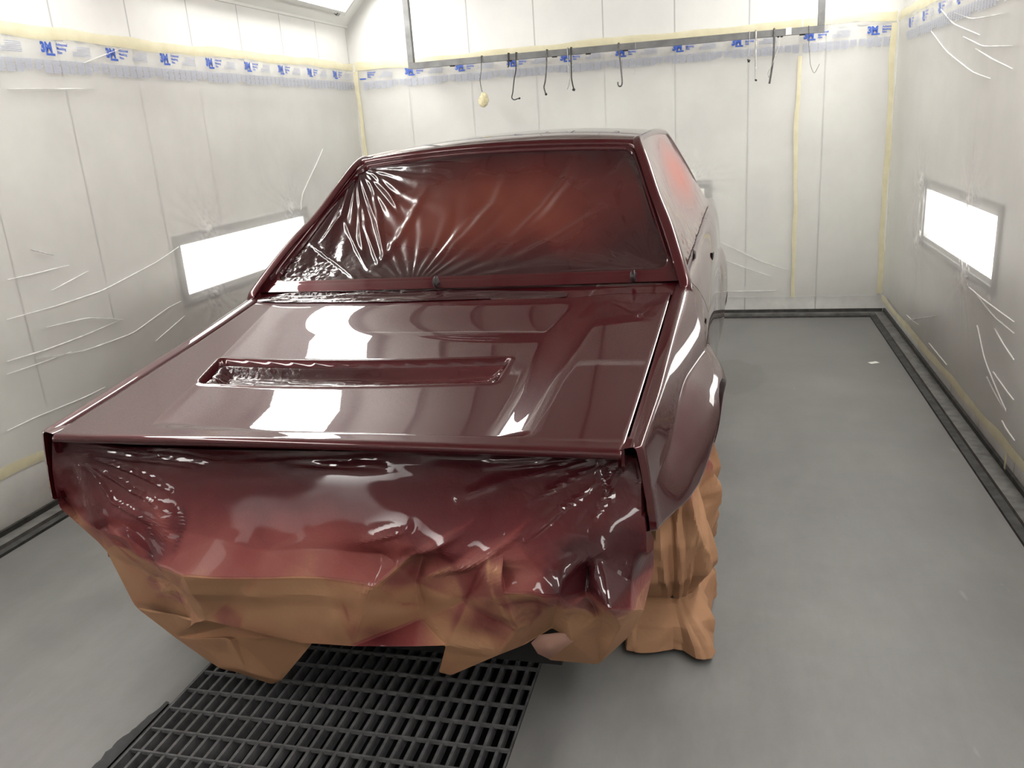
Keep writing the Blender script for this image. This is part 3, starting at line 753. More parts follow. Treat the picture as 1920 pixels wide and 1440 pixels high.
def side_panel(name, sgn, ya, yb, mat, parent, front_round=False, top='strip'):
    ys = np.arange(ya, yb+1e-6, .0085); ys[-1] = yb
    n1, n2 = 14, 22
    rows = []
    for y in ys:
        y0 = y; inset = 0.0
        if front_round:
            R = .014; k = y-(-.03)
            if k < R: inset = R-math.sqrt(max(0, R*R-(R-k)**2))
        r, t, l, X = float(zr(y)), float(zt(y)), float(zl(y)), float(xr(y))
        xin = float(hood_half(y))+.0055 if top == 'strip' else X-.03
        pr = []
        pr.append((xin, r-.05)); pr.append((xin, r-.0125)); pr.append((xin+.0015, r-.0105))
        xa = X-.011
        pr.append((xin*.5+xa*.5, r-.007)); pr.append((xa, r-.0035))
        z0 = r-.014
        x0 = float(side_x(y, z0))
        for q in range(1, 5):
            a = q/5; p = ((1-a)**2*xa+2*a*(1-a)*(X+.0005)+a*a*x0, (1-a)**2*(r-.0035)+2*a*(1-a)*(r-.0005)+a*a*z0); pr.append(p)
        t = min(t, z0-.02); l = min(l, t-.02)
        za = np.linspace(z0, t, n1); zb = t+(l-t)*np.linspace(0, 1, n2)[1:]**1.0
        zz = np.r_[za, zb]; xx = side_x(np.full(len(zz), y), zz)
        pr += list(zip(xx, zz))
        xl = xx[-1]; pr += [(xl-.002, l-.003), (xl-.006, l-.0045), (xl-.03, l-.002), (xl-.03, l+.02)]
        rows.append([(sgn*(px-inset), y, pz) for px, pz in pr])
    if front_round:      # closed front edge of the wing
        f = rows[0]; rows.insert(0, [(p[0]-sgn*.004, .04, p[2]) for p in f])
    V = [p for r_ in rows for p in r_]
    F = grid_faces(len(rows), len(rows[0]), flip=(sgn > 0))
    return mesh(name, V, F, mat, parent, True, autosmooth=42)

# hood with the raised middle and the sunken vent
VENT = [(-0.5339, 0.3029), (0.3490, 0.3765), (0.3456, 0.5457), (-0.5765, 0.4837)]
def poly_sd(A, poly, rad):
    """signed distance to a rounded convex polygon given anticlockwise (negative inside)"""
    n = len(poly); inn = None
    P = [np.array(p) for p in poly]
    c = sum(P)/n
    ds = []
    for i in range(n):
        a, b = P[i], P[(i+1) % n]; e = (b-a)/np.linalg.norm(b-a); nn = np.array([e[1], -e[0]])
        ds.append((A-a)@nn+rad)
    D = np.stack(ds, 1); mx = D.max(1)
    two = np.sort(D, 1)[:, -2:]
    out = np.where((two[:, 0] > 0), np.hypot(np.maximum(two[:, 0], 0), np.maximum(two[:, 1], 0)), mx)
    return out-rad
def hood_z(x, y):
    hw = hood_half(y); u = np.clip(x/hw, -1, 1)
    z = hood_edge_z(y)+.003*(1-u*u)
    # the middle of the bonnet is a shallow sunken panel: long soft slope on the left, short one on the right
    f = sstep((y-.01)/.05)
    l0 = -.50-.20*y
    r0 = .560+.03*sstep((y-.75)/.25); rw = .16
    t = np.clip((x-l0)/(.62+.2*y), 0, 1)
    s = np.maximum(1-(1-t)**2-.10*np.exp(-((x-l0)/.03)**2), 0)*sstep((r0-x)/rw)
    z = z-.029*f*s*(.35+.65*sstep((1.04-y)/.32))
    return z
def build_hood(parent):
    xs = np.linspace(-1, 1, 300)
    yl = np.r_[np.linspace(-.03, .0, 5)[1:], np.linspace(.0, 1.0, 210)[1:]]
    rows = []
    # rolled front lip
    x0 = xs*hood_half(-.03)
    R = .011
    zc_ = hood_z(x0, np.full(len(xs), -.03))
    for a in (-1.0, ):
        pass
    lip = []
    lip.append(np.stack([x0, np.full(len(xs), .03), zc_-.0285], 1))
    lip.append(np.stack([x0, np.full(len(xs), -.018), zc_-.0275], 1))
    for k in range(0, 9):
        a = -math.pi/2*1.0+math.pi*.93*k/8
        lip.append(np.stack([x0, -.03-.004-R*.9*math.cos(a)+.004, zc_-.0185+R*1.06*math.sin(a)], 1) if False else
                   np.stack([x0, np.full(len(xs), -.026-R*math.cos(a)), zc_-.0125+.0125*math.sin(a)], 1))
    rows += lip
    for y in yl:
        x = xs*hood_half(y); yy = np.full(len(xs), y)
        z = hood_z(x, yy)
        sd = poly_sd(np.stack([x, yy], 1), VENT, .018)
        z = z+.0028*np.exp(-((sd-.005)/.006)**2)-.052*sstep((-sd)/.013)
        rows.append(np.stack([x, yy, z], 1))
    y = 1.0; x = xs*hood_half(y); z = hood_z(x, np.full(len(xs), y))
    rows.append(np.stack([x, np.full(len(xs), y+.004), z-.004], 1)); rows.append(np.stack([x, np.full(len(xs), y+.004), z-.03], 1))
    # downturned side flanges
    rows = [np.vstack([[r[0]+np.array([.001, 0, -.03])], [r[0]+np.array([0, 0, -.003])], r[1:-1], [r[-1]+np.array([0, 0, -.003])], [r[-1]+np.array([-.001, 0, -.03])]]) for r in rows]
    V = np.vstack(rows)
    return mesh('hood', V, grid_faces(len(rows), len(rows[0]), flip=True), MAT['paint'], parent, True, autosmooth=60)

def ws_point(u, v, d=0.0):
    """windscreen surface: u -1..1 across, v 0..1 up; d outward offset"""
    hw = .806+(.584-.806)*v
    x = u*hw
    bow = 1-u*u
    y = 1.103+v*.581-.02*bow*v-.015*bow
    z = .985+v*.429+.030*bow*v
    n = np.array([0, -.429, .581])/math.hypot(.429, .581)
    return np.stack([x+0*v, y+d*n[1], z+d*n[2]], -1)
def rrect_loop(ins_u, ins_v0, ins_v1, rad_u, rad_v, n=28):
    """rounded rectangle in (u,v) as a loop with a fixed number of points"""
    u0, u1, v0, v1 = -1+ins_u, 1-ins_u, ins_v0, 1-ins_v1
    L = []
    cs = [(u1-rad_u, v0+rad_v, -90), (u1-rad_u, v1-rad_v, 0), (u0+rad_u, v1-rad_v, 90), (u0+rad_u, v0+rad_v, 180)]
    for ci, (cu, cv, a0) in enumerate(cs):
        for k in range(9):
            a = math.radians(a0+90*k/8); L.append((cu+rad_u*math.cos(a), cv+rad_v*math.sin(a)))
        nx = cs[(ci+1) % 4]; a1 = math.radians(nx[2]); e = (nx[0]+rad_u*math.cos(a1), nx[1]+rad_v*math.sin(a1)); s = L[-1]
        for k in range(1, n): L.append((s[0]+(e[0]-s[0])*k/n, s[1]+(e[1]-s[1])*k/n))
    return np.array(L)
def build_windscreen_frame(parent):
    # (inset across, bottom inset, top inset, corner radius, outward offset)
    steps = [(.0, -.03, -.012, .012, -.006), (.006, -.02, .004, .014, .004), (.016, .0, .02, .02, .010), (.030, .012, .035, .03, .009), (.038, .02, .044, .035, .004),
             (.040, .024, .048, .04, -.004), (.043, .026, .050, .04, -.003), (.052, .034, .062, .045, .001), (.058, .04, .068, .05, -.001), (.062, .046, .074, .055, -.014)]
    V = []; n = None
    for iu, b0, b1, rd, d in steps:
        L = rrect_loop(iu, b0, b1, rd, rd*1.5); n = len(L); V.append(ws_point(L[:, 0], L[:, 1], d*np.where(True, .06+.94*sstep((L[:, 1]-.04)/.12), 1)))
    V = np.vstack(V); F = []
    for s in range(len(steps)-1):
        for k in range(n): F.append((s*n+k, s*n+(k+1) % n, (s+1)*n+(k+1) % n, (s+1)*n+k))
    return mesh('windscreen_frame', V, F, MAT['paint'], parent, True, autosmooth=50)

RAIL = [(.812, 1.065, .950), (.806, 1.085, .976), (.748, 1.265, 1.106), (.69, 1.42, 1.205), (.635, 1.565, 1.32), (.593, 1.68, 1.404), (.590, 1.82, 1.420), (.592, 2.2, 1.429), (.598, 2.5, 1.422), (.605, 2.62, 1.408), (.635, 2.72, 1.345), (.70, 2.86, 1.20), (.752, 2.98, 1.06), (.775, 3.05, 1.005)]
def smooth_path(P, per=8):
    out = []
    P = [Vector(p) for p in P]
    for k in range(len(P)-1):
        p0, p1, p2, p3 = P[max(k-1, 0)], P[k], P[k+1], P[min(k+2, len(P)-1)]
        for q in range(per):
            t = q/per; out.append(.5*((2*p1)+(p2-p0)*t+(2*p0-5*p1+4*p2-p3)*t*t+(3*p1-p0-3*p2+p3)*t**3))
    out.append(P[-1]); return out
def rail_x_at(y):
    P = smooth_path(RAIL); return np.interp(y, [p.y for p in P], [p.x for p in P]), np.interp(y, [p.y for p in P], [p.z for p in P])
def build_rail(sgn, parent):
    """pillar and roof rail in one sweep with a flat-sided section"""
    P = smooth_path(RAIL, 8); n = len(P); V = []; prof = None
    for i, p in enumerate(P):
        t = (P[min(i+1, n-1)]-P[max(i-1, 0)]).normalized()
        out = Vector((1, 0, .42)); out = (out-t*out.dot(t)).normalized()
        w = out.cross(t)          # along the surface, towards the window side
        k = min(1, max(0, (p.y-1.62)/.12)); kc = min(1, max(0, (p.y-2.6)/.2))
        wid = .030*(1-k)+.014*k+.012*kc; th = .016*(1-k)+.012*k
        prof = [(-wid, -th), (-wid, th*.3), (-wid*.8, th*.85), (-wid*.3, th*1.05), (wid*.3, th*1.05), (wid*.8, th*.85), (wid, th*.3), (wid, -th)]
        for a, b in prof:
            q = p+w*a+out*(b-.006); V.append((sgn*q.x, q.y, q.z))
    m = len(prof); F = []
    for i in range(n-1):
        for k in range(m):
            f = (i*m+k, i*m+(k+1) % m, (i+1)*m+(k+1) % m, (i+1)*m+k); F.append(f if sgn > 0 else f[::-1])
    F.append(tuple(range(m))); F.append(tuple((n-1)*m+k for k in range(m))[::-1])
    return mesh('roof_rail', V, F, MAT['paint'], parent, True, autosmooth=50)
def roof_edge(y): return interp(y, [(1.68, .586), (2.2, .590), (2.62, .603), (2.8, .62)]), interp(y, [(1.66, 1.413), (1.8, 1.428), (2.2, 1.437), (2.5, 1.43), (2.62, 1.414)], .05)
def build_roof(parent):
    us = np.linspace(-1, 1, 80); rows = []
    yy = np.r_[np.linspace(0, 1, 60)]
    for t in yy:
        y = 1.70+.95*t-.045*(1-us**2)*(1-t)**3+.05*(1-us**2)*t**3
        ex, ez = roof_edge(y)
        cr = .034*np.sin(np.pi*np.clip(.30+.42*t, 0, 1))/math.sin(math.pi*.5)+.006
        z = ez+(cr)*(1-np.abs(us)**2.3)
        z = z-.012*(1-t)**14-.014*(t)**12
        rows.append(np.stack([us*ex, y, z], 1))
    V = np.vstack(rows)
    return mesh('roof', V, grid_faces(len(rows), len(us), flip=True), MAT['paint'], parent, True)

# paper sheet over the nose: fold corners, facets and raised creases laid out in image pixels, baked at guessed depths (car frame, metres)
COVER_V = [(-0.766,-0.018,0.8),(-0.538,0.01,0.774),(-0.298,0.012,0.773),(0.004,0.012,0.778),(0.282,0.012,0.784),(0.54,0.012,0.788),(0.686,0.01,0.79),(0.78,0.006,0.795),(-0.785,-0.024,0.717),(-0.7,-0.012,0.733),(-0.553,0.03,0.714),(-0.352,0.035,0.707),(-0.017,0.035,0.722),(0.295,0.035,0.731),(0.535,0.02,0.749),(0.7,-0.01,0.765),(0.79,-0.004,0.737),(-0.794,-0.022,0.661),(-0.702,-0.03,0.669),(-0.603,-0.02,0.653),(-0.466,-0.015,0.649),(-0.268,-0.02,0.661),(0.01,-0.03,0.679),(0.288,-0.03,0.692),(0.494,-0.03,0.695),(0.665,-0.03,0.696),(0.792,-0.002,0.67),(-0.801,-0.015,0.599),(-0.665,-0.035,0.551),(-0.692,-0.035,0.625),(-0.585,-0.01,0.592),(-0.41,-0.045,0.621),(-0.225,-0.05,0.626),(0.023,-0.07,0.628),(0.244,-0.07,0.634),(0.422,-0.07,0.665),(0.55,-0.06,0.671),(0.676,-0.04,0.644),(0.796,0.004,0.623),(-0.747,0.052,0.44),(-0.718,0.074,0.244),(-0.606,0.079,0.148),(-0.623,-0.039,0.511),(-0.451,-0.038,0.389),(-0.429,-0.121,0.515),(-0.52,-0.012,0.343),(-0.418,-0.049,0.331),(-0.403,-0.06,0.305),(-0.538,-0.082,0.556),(-0.55,-0.022,0.42),(-0.297,-0.182,0.528),(-0.108,-0.17,0.528),(0.05,-0.153,0.523),(0.175,-0.129,0.506),(-0.12,-0.093,0.56),(0.051,-0.087,0.568),(0.17,-0.063,0.556),(-0.269,-0.09,0.578),(-0.333,-0.098,0.345),(-0.225,-0.112,0.341),(-0.068,-0.105,0.311),(0.07,-0.091,0.306),(0.24,-0.088,0.322),(0.31,-0.07,0.319),(0.276,-0.033,0.575),(0.224,-0.098,0.543),(0.244,-0.052,0.475),(0.494,-0.185,0.661),(0.23,-0.02,0.356),(0.38,-0.086,0.459),(0.498,-0.09,0.394),(0.494,-0.138,0.521),(0.464,-0.068,0.572),(0.363,-0.094,0.566),(0.26,-0.018,0.201),(0.288,-0.008,0.188),(0.43,-0.04,0.285),(0.487,-0,0.293),(0.52,-0.052,0.38),(0.558,-0.005,0.349),(0.551,-0.098,0.592),(0.635,-0.137,0.652),(0.672,-0.132,0.666),(0.671,-0.048,0.579),(0.732,-0.123,0.648),(0.618,-0.149,0.531),(0.667,-0.093,0.515),(0.735,-0.18,0.537),(0.7,-0.124,0.594),(0.767,-0.119,0.492),(0.774,0.024,0.4),(0.735,0.064,0.308),(0.652,0.066,0.209),(0.529,0.04,0.226),(0.615,-0.048,0.352),(0.684,-0.053,0.418),(0.736,-0.074,0.416),(0.796,0.074,0.561),(0.793,0.08,0.481),(0.771,-0.06,0.615),(0.764,-0.068,0.535),(-0.398,-0.05,0.619)]
COVER_F = [(27,18,17),(8,17,18),(18,9,8),(0,8,9),(28,39,42),(42,48,28),(39,28,27),(28,29,27),(18,27,29),(29,28,30),(9,18,19),(46,50,43),(41,46,45),(46,43,45),(41,45,40),(49,40,45),(45,43,49),(43,50,44),(31,20,30),(40,49,39),(42,39,49),(49,43,42),(48,44,30),(28,48,30),(30,20,19),(20,10,19),(9,19,10),(10,1,9),(0,9,1),(11,21,12),(51,59,60),(60,52,51),(52,54,51),(59,51,58),(51,54,57),(54,32,57),(56,53,65),(68,66,53),(65,53,66),(56,65,34),(62,68,61),(68,53,61),(53,56,55),(33,55,56),(56,34,33),(22,33,34),(12,22,34),(52,60,61),(61,53,52),(53,55,52),(54,52,55),(55,33,54),(33,22,54),(32,54,22),(22,12,32),(21,32,12),(12,3,2),(46,41,47),(47,58,46),(50,46,58),(58,51,50),(51,57,50),(21,11,31),(20,31,11),(10,20,11),(1,10,11),(11,2,1),(67,35,73),(63,74,75),(75,76,63),(76,69,63),(73,35,64),(23,64,35),(13,23,35),(70,77,78),(70,78,71),(78,77,79),(79,85,78),(71,78,85),(85,80,71),(72,71,80),(36,14,24),(77,70,76),(69,76,70),(70,71,69),(72,80,67),(80,36,67),(36,24,67),(35,67,24),(13,35,24),(24,14,13),(4,13,5),(82,81,83),(81,82,25),(92,95,94),(95,87,86),(87,88,86),(83,86,88),(82,83,37),(25,82,37),(15,6,25),(96,91,89),(100,99,84),(89,91,90),(100,89,90),(90,98,100),(99,100,98),(98,97,99),(97,38,99),(38,26,99),(84,99,26),(91,96,92),(95,92,96),(87,95,96),(96,89,87),(89,100,87),(88,87,100),(100,84,88),(83,88,84),(37,83,84),(84,26,37),(25,37,26),(26,16,25),(15,25,16),(16,7,15),(6,15,7),(92,94,93),(85,79,94),(94,95,85),(95,86,85),(86,83,85),(83,81,85),(80,85,81),(36,80,81),(81,25,36),(14,36,25),(25,6,14),(5,14,6),(68,62,63),(63,69,68),(66,68,69),(69,73,66),(73,64,66),(65,66,64),(34,65,64),(64,23,34),(12,34,23),(23,13,12),(3,12,4),(19,18,30),(18,29,30),(48,42,44),(43,44,42),(32,21,31),(31,30,101),(101,30,57),(44,50,57),(57,30,44),(32,31,101),(57,32,101),(71,72,67),(73,69,67),(69,71,67),(2,11,12),(13,4,12),(14,5,13)]
COVER_R = [[(-0.681, 0.776), (-0.507, 0.771), (-0.398, 0.755), (-0.3, 0.737)], [(-0.691, 0.768), (-0.529, 0.746), (-0.435, 0.735), (-0.35, 0.724)], [(-0.677, 0.756), (-0.484, 0.73), (-0.39, 0.719)], [(-0.679, 0.75), (-0.571, 0.712), (-0.436, 0.661)], [(-0.663, 0.716), (-0.551, 0.66), (-0.414, 0.617)], [(-0.687, 0.723), (-0.608, 0.634), (-0.485, 0.592)], [(-0.704, 0.722), (-0.691, 0.615), (-0.67, 0.55)], [(-0.722, 0.722), (-0.704, 0.661), (-0.7, 0.614)], [(0.768, 0.801), (0.67, 0.785), (0.549, 0.762), (0.424, 0.75)], [(0.762, 0.798), (0.645, 0.765), (0.498, 0.734)], [(0.757, 0.794), (0.656, 0.753), (0.544, 0.697)], [(0.768, 0.791), (0.726, 0.75), (0.687, 0.672)], [(0.773, 0.789), (0.781, 0.746), (0.785, 0.69)], [(0.693, 0.786), (0.718, 0.699)], [(0.539, 0.631), (0.617, 0.688), (0.681, 0.729)], [(0.145, 0.483), (0.274, 0.574), (0.406, 0.645)], [(0.28, 0.507), (0.365, 0.545), (0.441, 0.588), (0.541, 0.656)], [(0.367, 0.695), (0.485, 0.733)], [(0.139, 0.594), (0.254, 0.628)], [(-0.276, 0.741), (-0.034, 0.758), (0.164, 0.77)], [(-0.126, 0.736), (0.159, 0.74)], [(0.246, 0.781), (0.427, 0.782)], [(0.425, 0.764), (0.598, 0.78)]]
FLAP = {'a': [-0.57, 0.04, 0.177], 'b': [-0.674, 0.03, 0.275], 'c': [-0.417, -0.04, 0.304], 'd': [-0.296, -0.03, 0.293], 'e': [-0.118, -0.03, 0.266], 'f': [-0.082, -0.02, 0.255], 'g': [-0.236, 0.03, 0.082], 'h': [-0.277, 0.04, 0.055], 'i': [-0.306, -0.02, 0.134], 'j': [-0.464, 0.05, 0.09], 'k': [-0.314, -0.05, 0.261], 'l': [-0.304, -0.03, 0.253]}
TAPE_P = [(0.516, -0.045, 0.33), (0.538, -0.045, 0.353), (0.581, -0.045, 0.363), (0.61, -0.045, 0.363), (0.619, -0.045, 0.347), (0.593, -0.045, 0.324), (0.557, -0.045, 0.291), (0.53, -0.045, 0.303)]
SPOTS = [(-0.19, 0.291, 0.055, 0.3), (-0.006, 0.295, 0.055, 0.28), (0.157, 0.312, 0.055, 0.3), (0.117, 0.33, 0.049, 0.2), (-0.466, 0.503, 0.055, 0.35), (-0.402, 0.569, 0.055, 0.2), (-0.649, 0.577, 0.061, 0.3), (-0.53, 0.546, 0.043, 0.4), (-0.565, 0.303, 0.049, 0.2), (0.524, 0.484, 0.043, 0.3), (0.532, 0.422, 0.043, 0.25), (0.632, 0.533, 0.055, 0.55), (0.612, 0.505, 0.043, 0.3), (0.734, 0.561, 0.073, 0.55), (0.78, 0.525, 0.043, 0.45), (0.765, 0.602, 0.049, 0.5), (0.689, 0.597, 0.049, 0.4), (0.294, 0.528, 0.049, 0.15), (0.223, 0.502, 0.03, 0.25), (0.408, 0.41, 0.037, 0.2), (0.439, 0.392, 0.037, 0.25), (-0.169, 0.403, 0.098, -0.1), (0.398, 0.508, 0.049, -0.1), (0.657, 0.433, 0.061, -0.15), (0.689, 0.346, 0.061, -0.1), (0.369, 0.616, 0.085, 0.1)]
CREASE = [([(0.143, 0.468), (0.21, 0.526), (0.292, 0.596), (0.422, 0.665)], 1), ([(0.253, 0.485), (0.353, 0.552), (0.454, 0.597), (0.553, 0.676)], 1), ([(0.454, 0.597), (0.471, 0.478), (0.491, 0.38)], 1), ([(0.454, 0.597), (0.374, 0.449), (0.31, 0.319)], -1), ([(0.143, 0.468), (0.254, 0.39)], -1), ([(0.253, 0.485), (0.254, 0.39)], -1), ([(0.31, 0.319), (0.441, 0.307)], 1), ([(0.454, 0.597), (0.464, 0.573), (0.543, 0.576)], 1), ([(0.675, 0.591), (0.722, 0.62)], 1), ([(0.598, 0.482), (0.662, 0.501), (0.714, 0.467)], 1), ([(0.675, 0.591), (0.662, 0.501)], -1), ([(0.714, 0.467), (0.759, 0.461), (0.787, 0.46)], 1), ([(0.662, 0.501), (0.687, 0.429)], -1), ([(0.621, 0.368), (0.687, 0.429), (0.736, 0.413)], 1), ([(-0.575, 0.346), (-0.467, 0.383)], 1), ([(-0.467, 0.383), (-0.469, 0.261)], -1), ([(-0.55, 0.55), (-0.476, 0.483), (-0.395, 0.457)], 1), ([(-0.591, 0.53), (-0.504, 0.451), (-0.423, 0.411)], -1), ([(-0.395, 0.457), (-0.357, 0.324)], 1), ([(-0.395, 0.457), (-0.182, 0.464), (-0.002, 0.471), (0.143, 0.468)], 1), ([(-0.63, 0.571), (-0.55, 0.55)], 1), ([(0.254, 0.39), (0.31, 0.319)], 1), ([(0.471, 0.478), (0.598, 0.482)], -1), ([(0.618, 0.615), (0.675, 0.591)], -1), ([(0.491, 0.38), (0.374, 0.449)], -1), ([(-0.476, 0.483), (-0.4, 0.346)], -1), ([(-0.393, 0.631), (-0.379, 0.589), (-0.375, 0.529)], -1), ([(0.071, 0.43), (0.04, 0.367), (0.048, 0.322)], 1), ([(0.083, 0.46), (0.083, 0.386)], -1), ([(0.37, 0.456), (0.42, 0.509), (0.45, 0.559)], -1), ([(-0.527, 0.627), (-0.453, 0.525), (-0.42, 0.458)], -1), ([(-0.475, 0.637), (-0.397, 0.559)], 1), ([(0.666, 0.574), (0.723, 0.539), (0.768, 0.477)], 1), ([(0.566, 0.513), (0.547, 0.429), (0.511, 0.37)], -1)]

WS_R = [[(-0.593, 0.93), (-0.433, 0.533), (-0.329, 0.24)], [(-0.533, 0.899), (-0.426, 0.575), (-0.325, 0.209)], [(-0.522, 0.907), (-0.397, 0.701), (-0.328, 0.556)], [(-0.471, 0.495), (-0.393, 0.304), (-0.334, 0.156)], [(-0.577, 0.548), (-0.466, 0.31), (-0.372, 0.128)], [(-0.683, 0.348), (-0.547, 0.217), (-0.413, 0.067)], [(0.352, 0.878), (0.334, 0.739), (0.263, 0.522), (0.157, 0.298)], [(0.092, 0.814), (0.071, 0.563), (-0.023, 0.333), (-0.116, 0.194)], [(-0.015, 0.491), (-0.078, 0.279)], [(0.486, 0.498), (0.327, 0.303), (0.184, 0.166)], [(0.258, 0.385), (0.121, 0.189)], [(-0.545, 0.956), (-0.206, 0.932), (0.076, 0.936)], [(-0.462, 0.908), (-0.129, 0.88), (-0.06, 0.87)], [(-0.598, 0.861), (-0.577, 0.548), (-0.623, 0.343)], [(-0.573, 0.858), (-0.481, 0.454), (-0.419, 0.247)], [(-0.24, 0.726), (-0.278, 0.435), (-0.35, 0.127)], [(0.702, 0.06), (0.557, 0.065), (0.374, 0.062)], [(0.612, 0.662), (0.678, 0.309)]]
WS_H = [9, 10, 9, 8, 8, 9, 17, 13, 9, 12, 8, 6, 5, 7, 8, 9, 4, 7]
WS_W = [.009, .010, .009, .007, .007, .007, .022, .026, .018, .024, .02, .008, .007, .008, .009, .02, .006, .014]

def build_car():
    car = empty('car', mat=CM)
    tag(car, 'dark red two-door car with wide wings, masked up for spraying', 'car')
    PT = MAT['paint']
    build_hood(car)
    for s in (-1, 1):
        side_panel('front_wing', s, -.03, 1.118, PT, car, True, 'strip')
        d = side_panel('door', s, 1.124, 2.40, PT, car, False, 'belt')
        side_panel('rear_quarter', s, 2.406, 3.80, PT, car, False, 'belt')
        build_rail(s, car)
        # taped-over door mirror hole, door handle recess and a slot in the wing
        if s > 0:
            b = MB(); y, z = 1.86, .925; x = float(side_x(y, z))
            P = [(x+.002, y+.07*math.cos(a), z+.016*math.sin(a)) for a in [2*math.pi*k/18 for k in range(18)]]
            b.add(P+[(x+.004, y, z)], [(k, (k+1) % 18, 18) for k in range(18)])
            b.build('door_handle_recess', MAT['black'], d)
            b = MB(); y, z = 1.0, .855; x = float(side_x(y, z))
            b.add([(x+.0015, y-.025, z-.008), (x+.0015, y+.025, z-.004), (x+.0015, y+.025, z+.008), (x+.0015, y-.025, z+.004)], [(0, 1, 2, 3)])
            b.build('side_slot', MAT['black'], car)
    build_roof(car)
    build_windscreen_frame(car)
    # cowl panel
    us = np.linspace(-1, 1, 120); rows = []
    for t in np.linspace(0, 1, 22):
        y = 1.007+.115*t
        x = us*(.764+.03*t); z0 = hood_z(us*.758, np.full(len(us), 1.0))-.008
        zz = z0*(1-t)+(.972+.004*(1-us*us))*t
        m = sstep((.40-x)/.05)*sstep((x+.80)/.04)*math.exp(-((t-.30)/.22)**2)
        rows.append(np.stack([x, np.full(len(us), y), zz-.016*m], 1))
    mesh('cowl_panel', np.vstack(rows), grid_faces(len(rows), len(us), flip=True), PT, car, True)
    # wiper spindles bound in film, standing up from the cowl
    for (x, y) in ((-.068, 1.075), (.632, 1.068)):
        bm = bmesh.new(); bmesh.ops.create_icosphere(bm, subdivisions=3, radius=.011)
        P = np.array([v.co[:] for v in bm.verts]); d = vnoise(P, 160, int(x*50)+9, 3)
        for v, q in zip(bm.verts, d): v.co = Vector((v.co.x*(1+.6*q)+.004*q, v.co.y*(1+.5*q), v.co.z*2.0*(1+.3*q)))+Vector((x, y, .992))
        me = bpy.data.meshes.new('wiper_spindle'); bm.to_mesh(me); bm.free(); me.materials.append(MAT['blackfilm'])
        me.polygons.foreach_set('use_smooth', np.ones(len(me.polygons), dtype=bool))
        link(bpy.data.objects.new('wiper_spindle', me), car)
    # front panel below the lip, black boxes added to keep light out of the gaps, tail, rear deck and screen
    b = MB(); b.quad((-.74, .045, .42), (.74, .045, .42), (.74, .045, .79), (-.74, .045, .79)); b.build('front_panel', PT, car)
    b = MB()
    b.box(-.56, .56, .06, 3.74, .20, .70); b.box(-.772, -.56, 1.07, 2.38, .27, .70); b.box(.56, .772, 1.07, 2.38, .27, .70)
    b.box(-.775, .775, .06, 1.10, .755, .775); b.build('gap_light_block', MAT['black'], car)  # unseen black boxes, added to block light behind the panels
    us = np.linspace(-1, 1, 50); rows = []
    for t in np.linspace(0, 1, 24):
        y = 2.655+.43*t; xe, ze = rail_x_at(y); hw = xe-.004
        z = ze-.006+(.030*(1-t)+.008)*(1-us**2); rows.append(np.stack([us*hw, np.full(50, y)+.05*(1-us**2)*(1-t), z], 1))
    mesh('rear_screen', np.vstack(rows), grid_faces(len(rows), 50, flip=True), PT, car, True)
    rows = []
    for t in np.linspace(0, 1, 20):
        y = 3.085+.715*t; hw = float(xr(y))-.022; z = float(zr(y))-.008+.012*(1-us**2); rows.append(np.stack([us*hw, np.full(50, y), z-.01*t**6], 1))
    mesh('boot_lid', np.vstack(rows), grid_faces(len(rows), 50, flip=True), PT, car, True)
    b = MB(); b.quad((.74, 3.80, .40), (-.74, 3.80, .40), (-.73, 3.80, .975), (.73, 3.80, .975)); b.build('tail_panel', PT, car)
    # wheels
    prof = [(.12, -.05), (.15, -.075), (.20, -.085), (.228, -.08), (.24, -.06), (.243, 0), (.24, .06), (.228, .08), (.20, .085), (.15, .075), (.12, .05), (.05, .04), (.0, .04)]
    n = 40; V = []; F = []
    for r_, x in prof:
        for k in range(n): a = 2*math.pi*k/n; V.append((x, r_*math.cos(a), r_*math.sin(a)))
    for i in range(len(prof)-1):
        for k in range(n): F.append((i*n+k, (i+1)*n+k, (i+1)*n+(k+1) % n, i*n+(k+1) % n))
    first = None
    for sx, yy in ((-1, .68), (1, .68), (-1, 2.85), (1, 2.85)):
        if first is None: first = mesh('wheel', V, F, MAT['rubber'], car, True, autosmooth=40); o = first
        else: o = first.copy(); COL.objects.link(o); o.parent = car
        o.location = (sx*(.735 if yy < 1 else .66), yy, .315+(-.012 if sx > 0 else .012)); o.rotation_euler = (0, 0, math.pi if sx < 0 else 0)
    return car

def onto_car(o): o.matrix_world = CM; return o

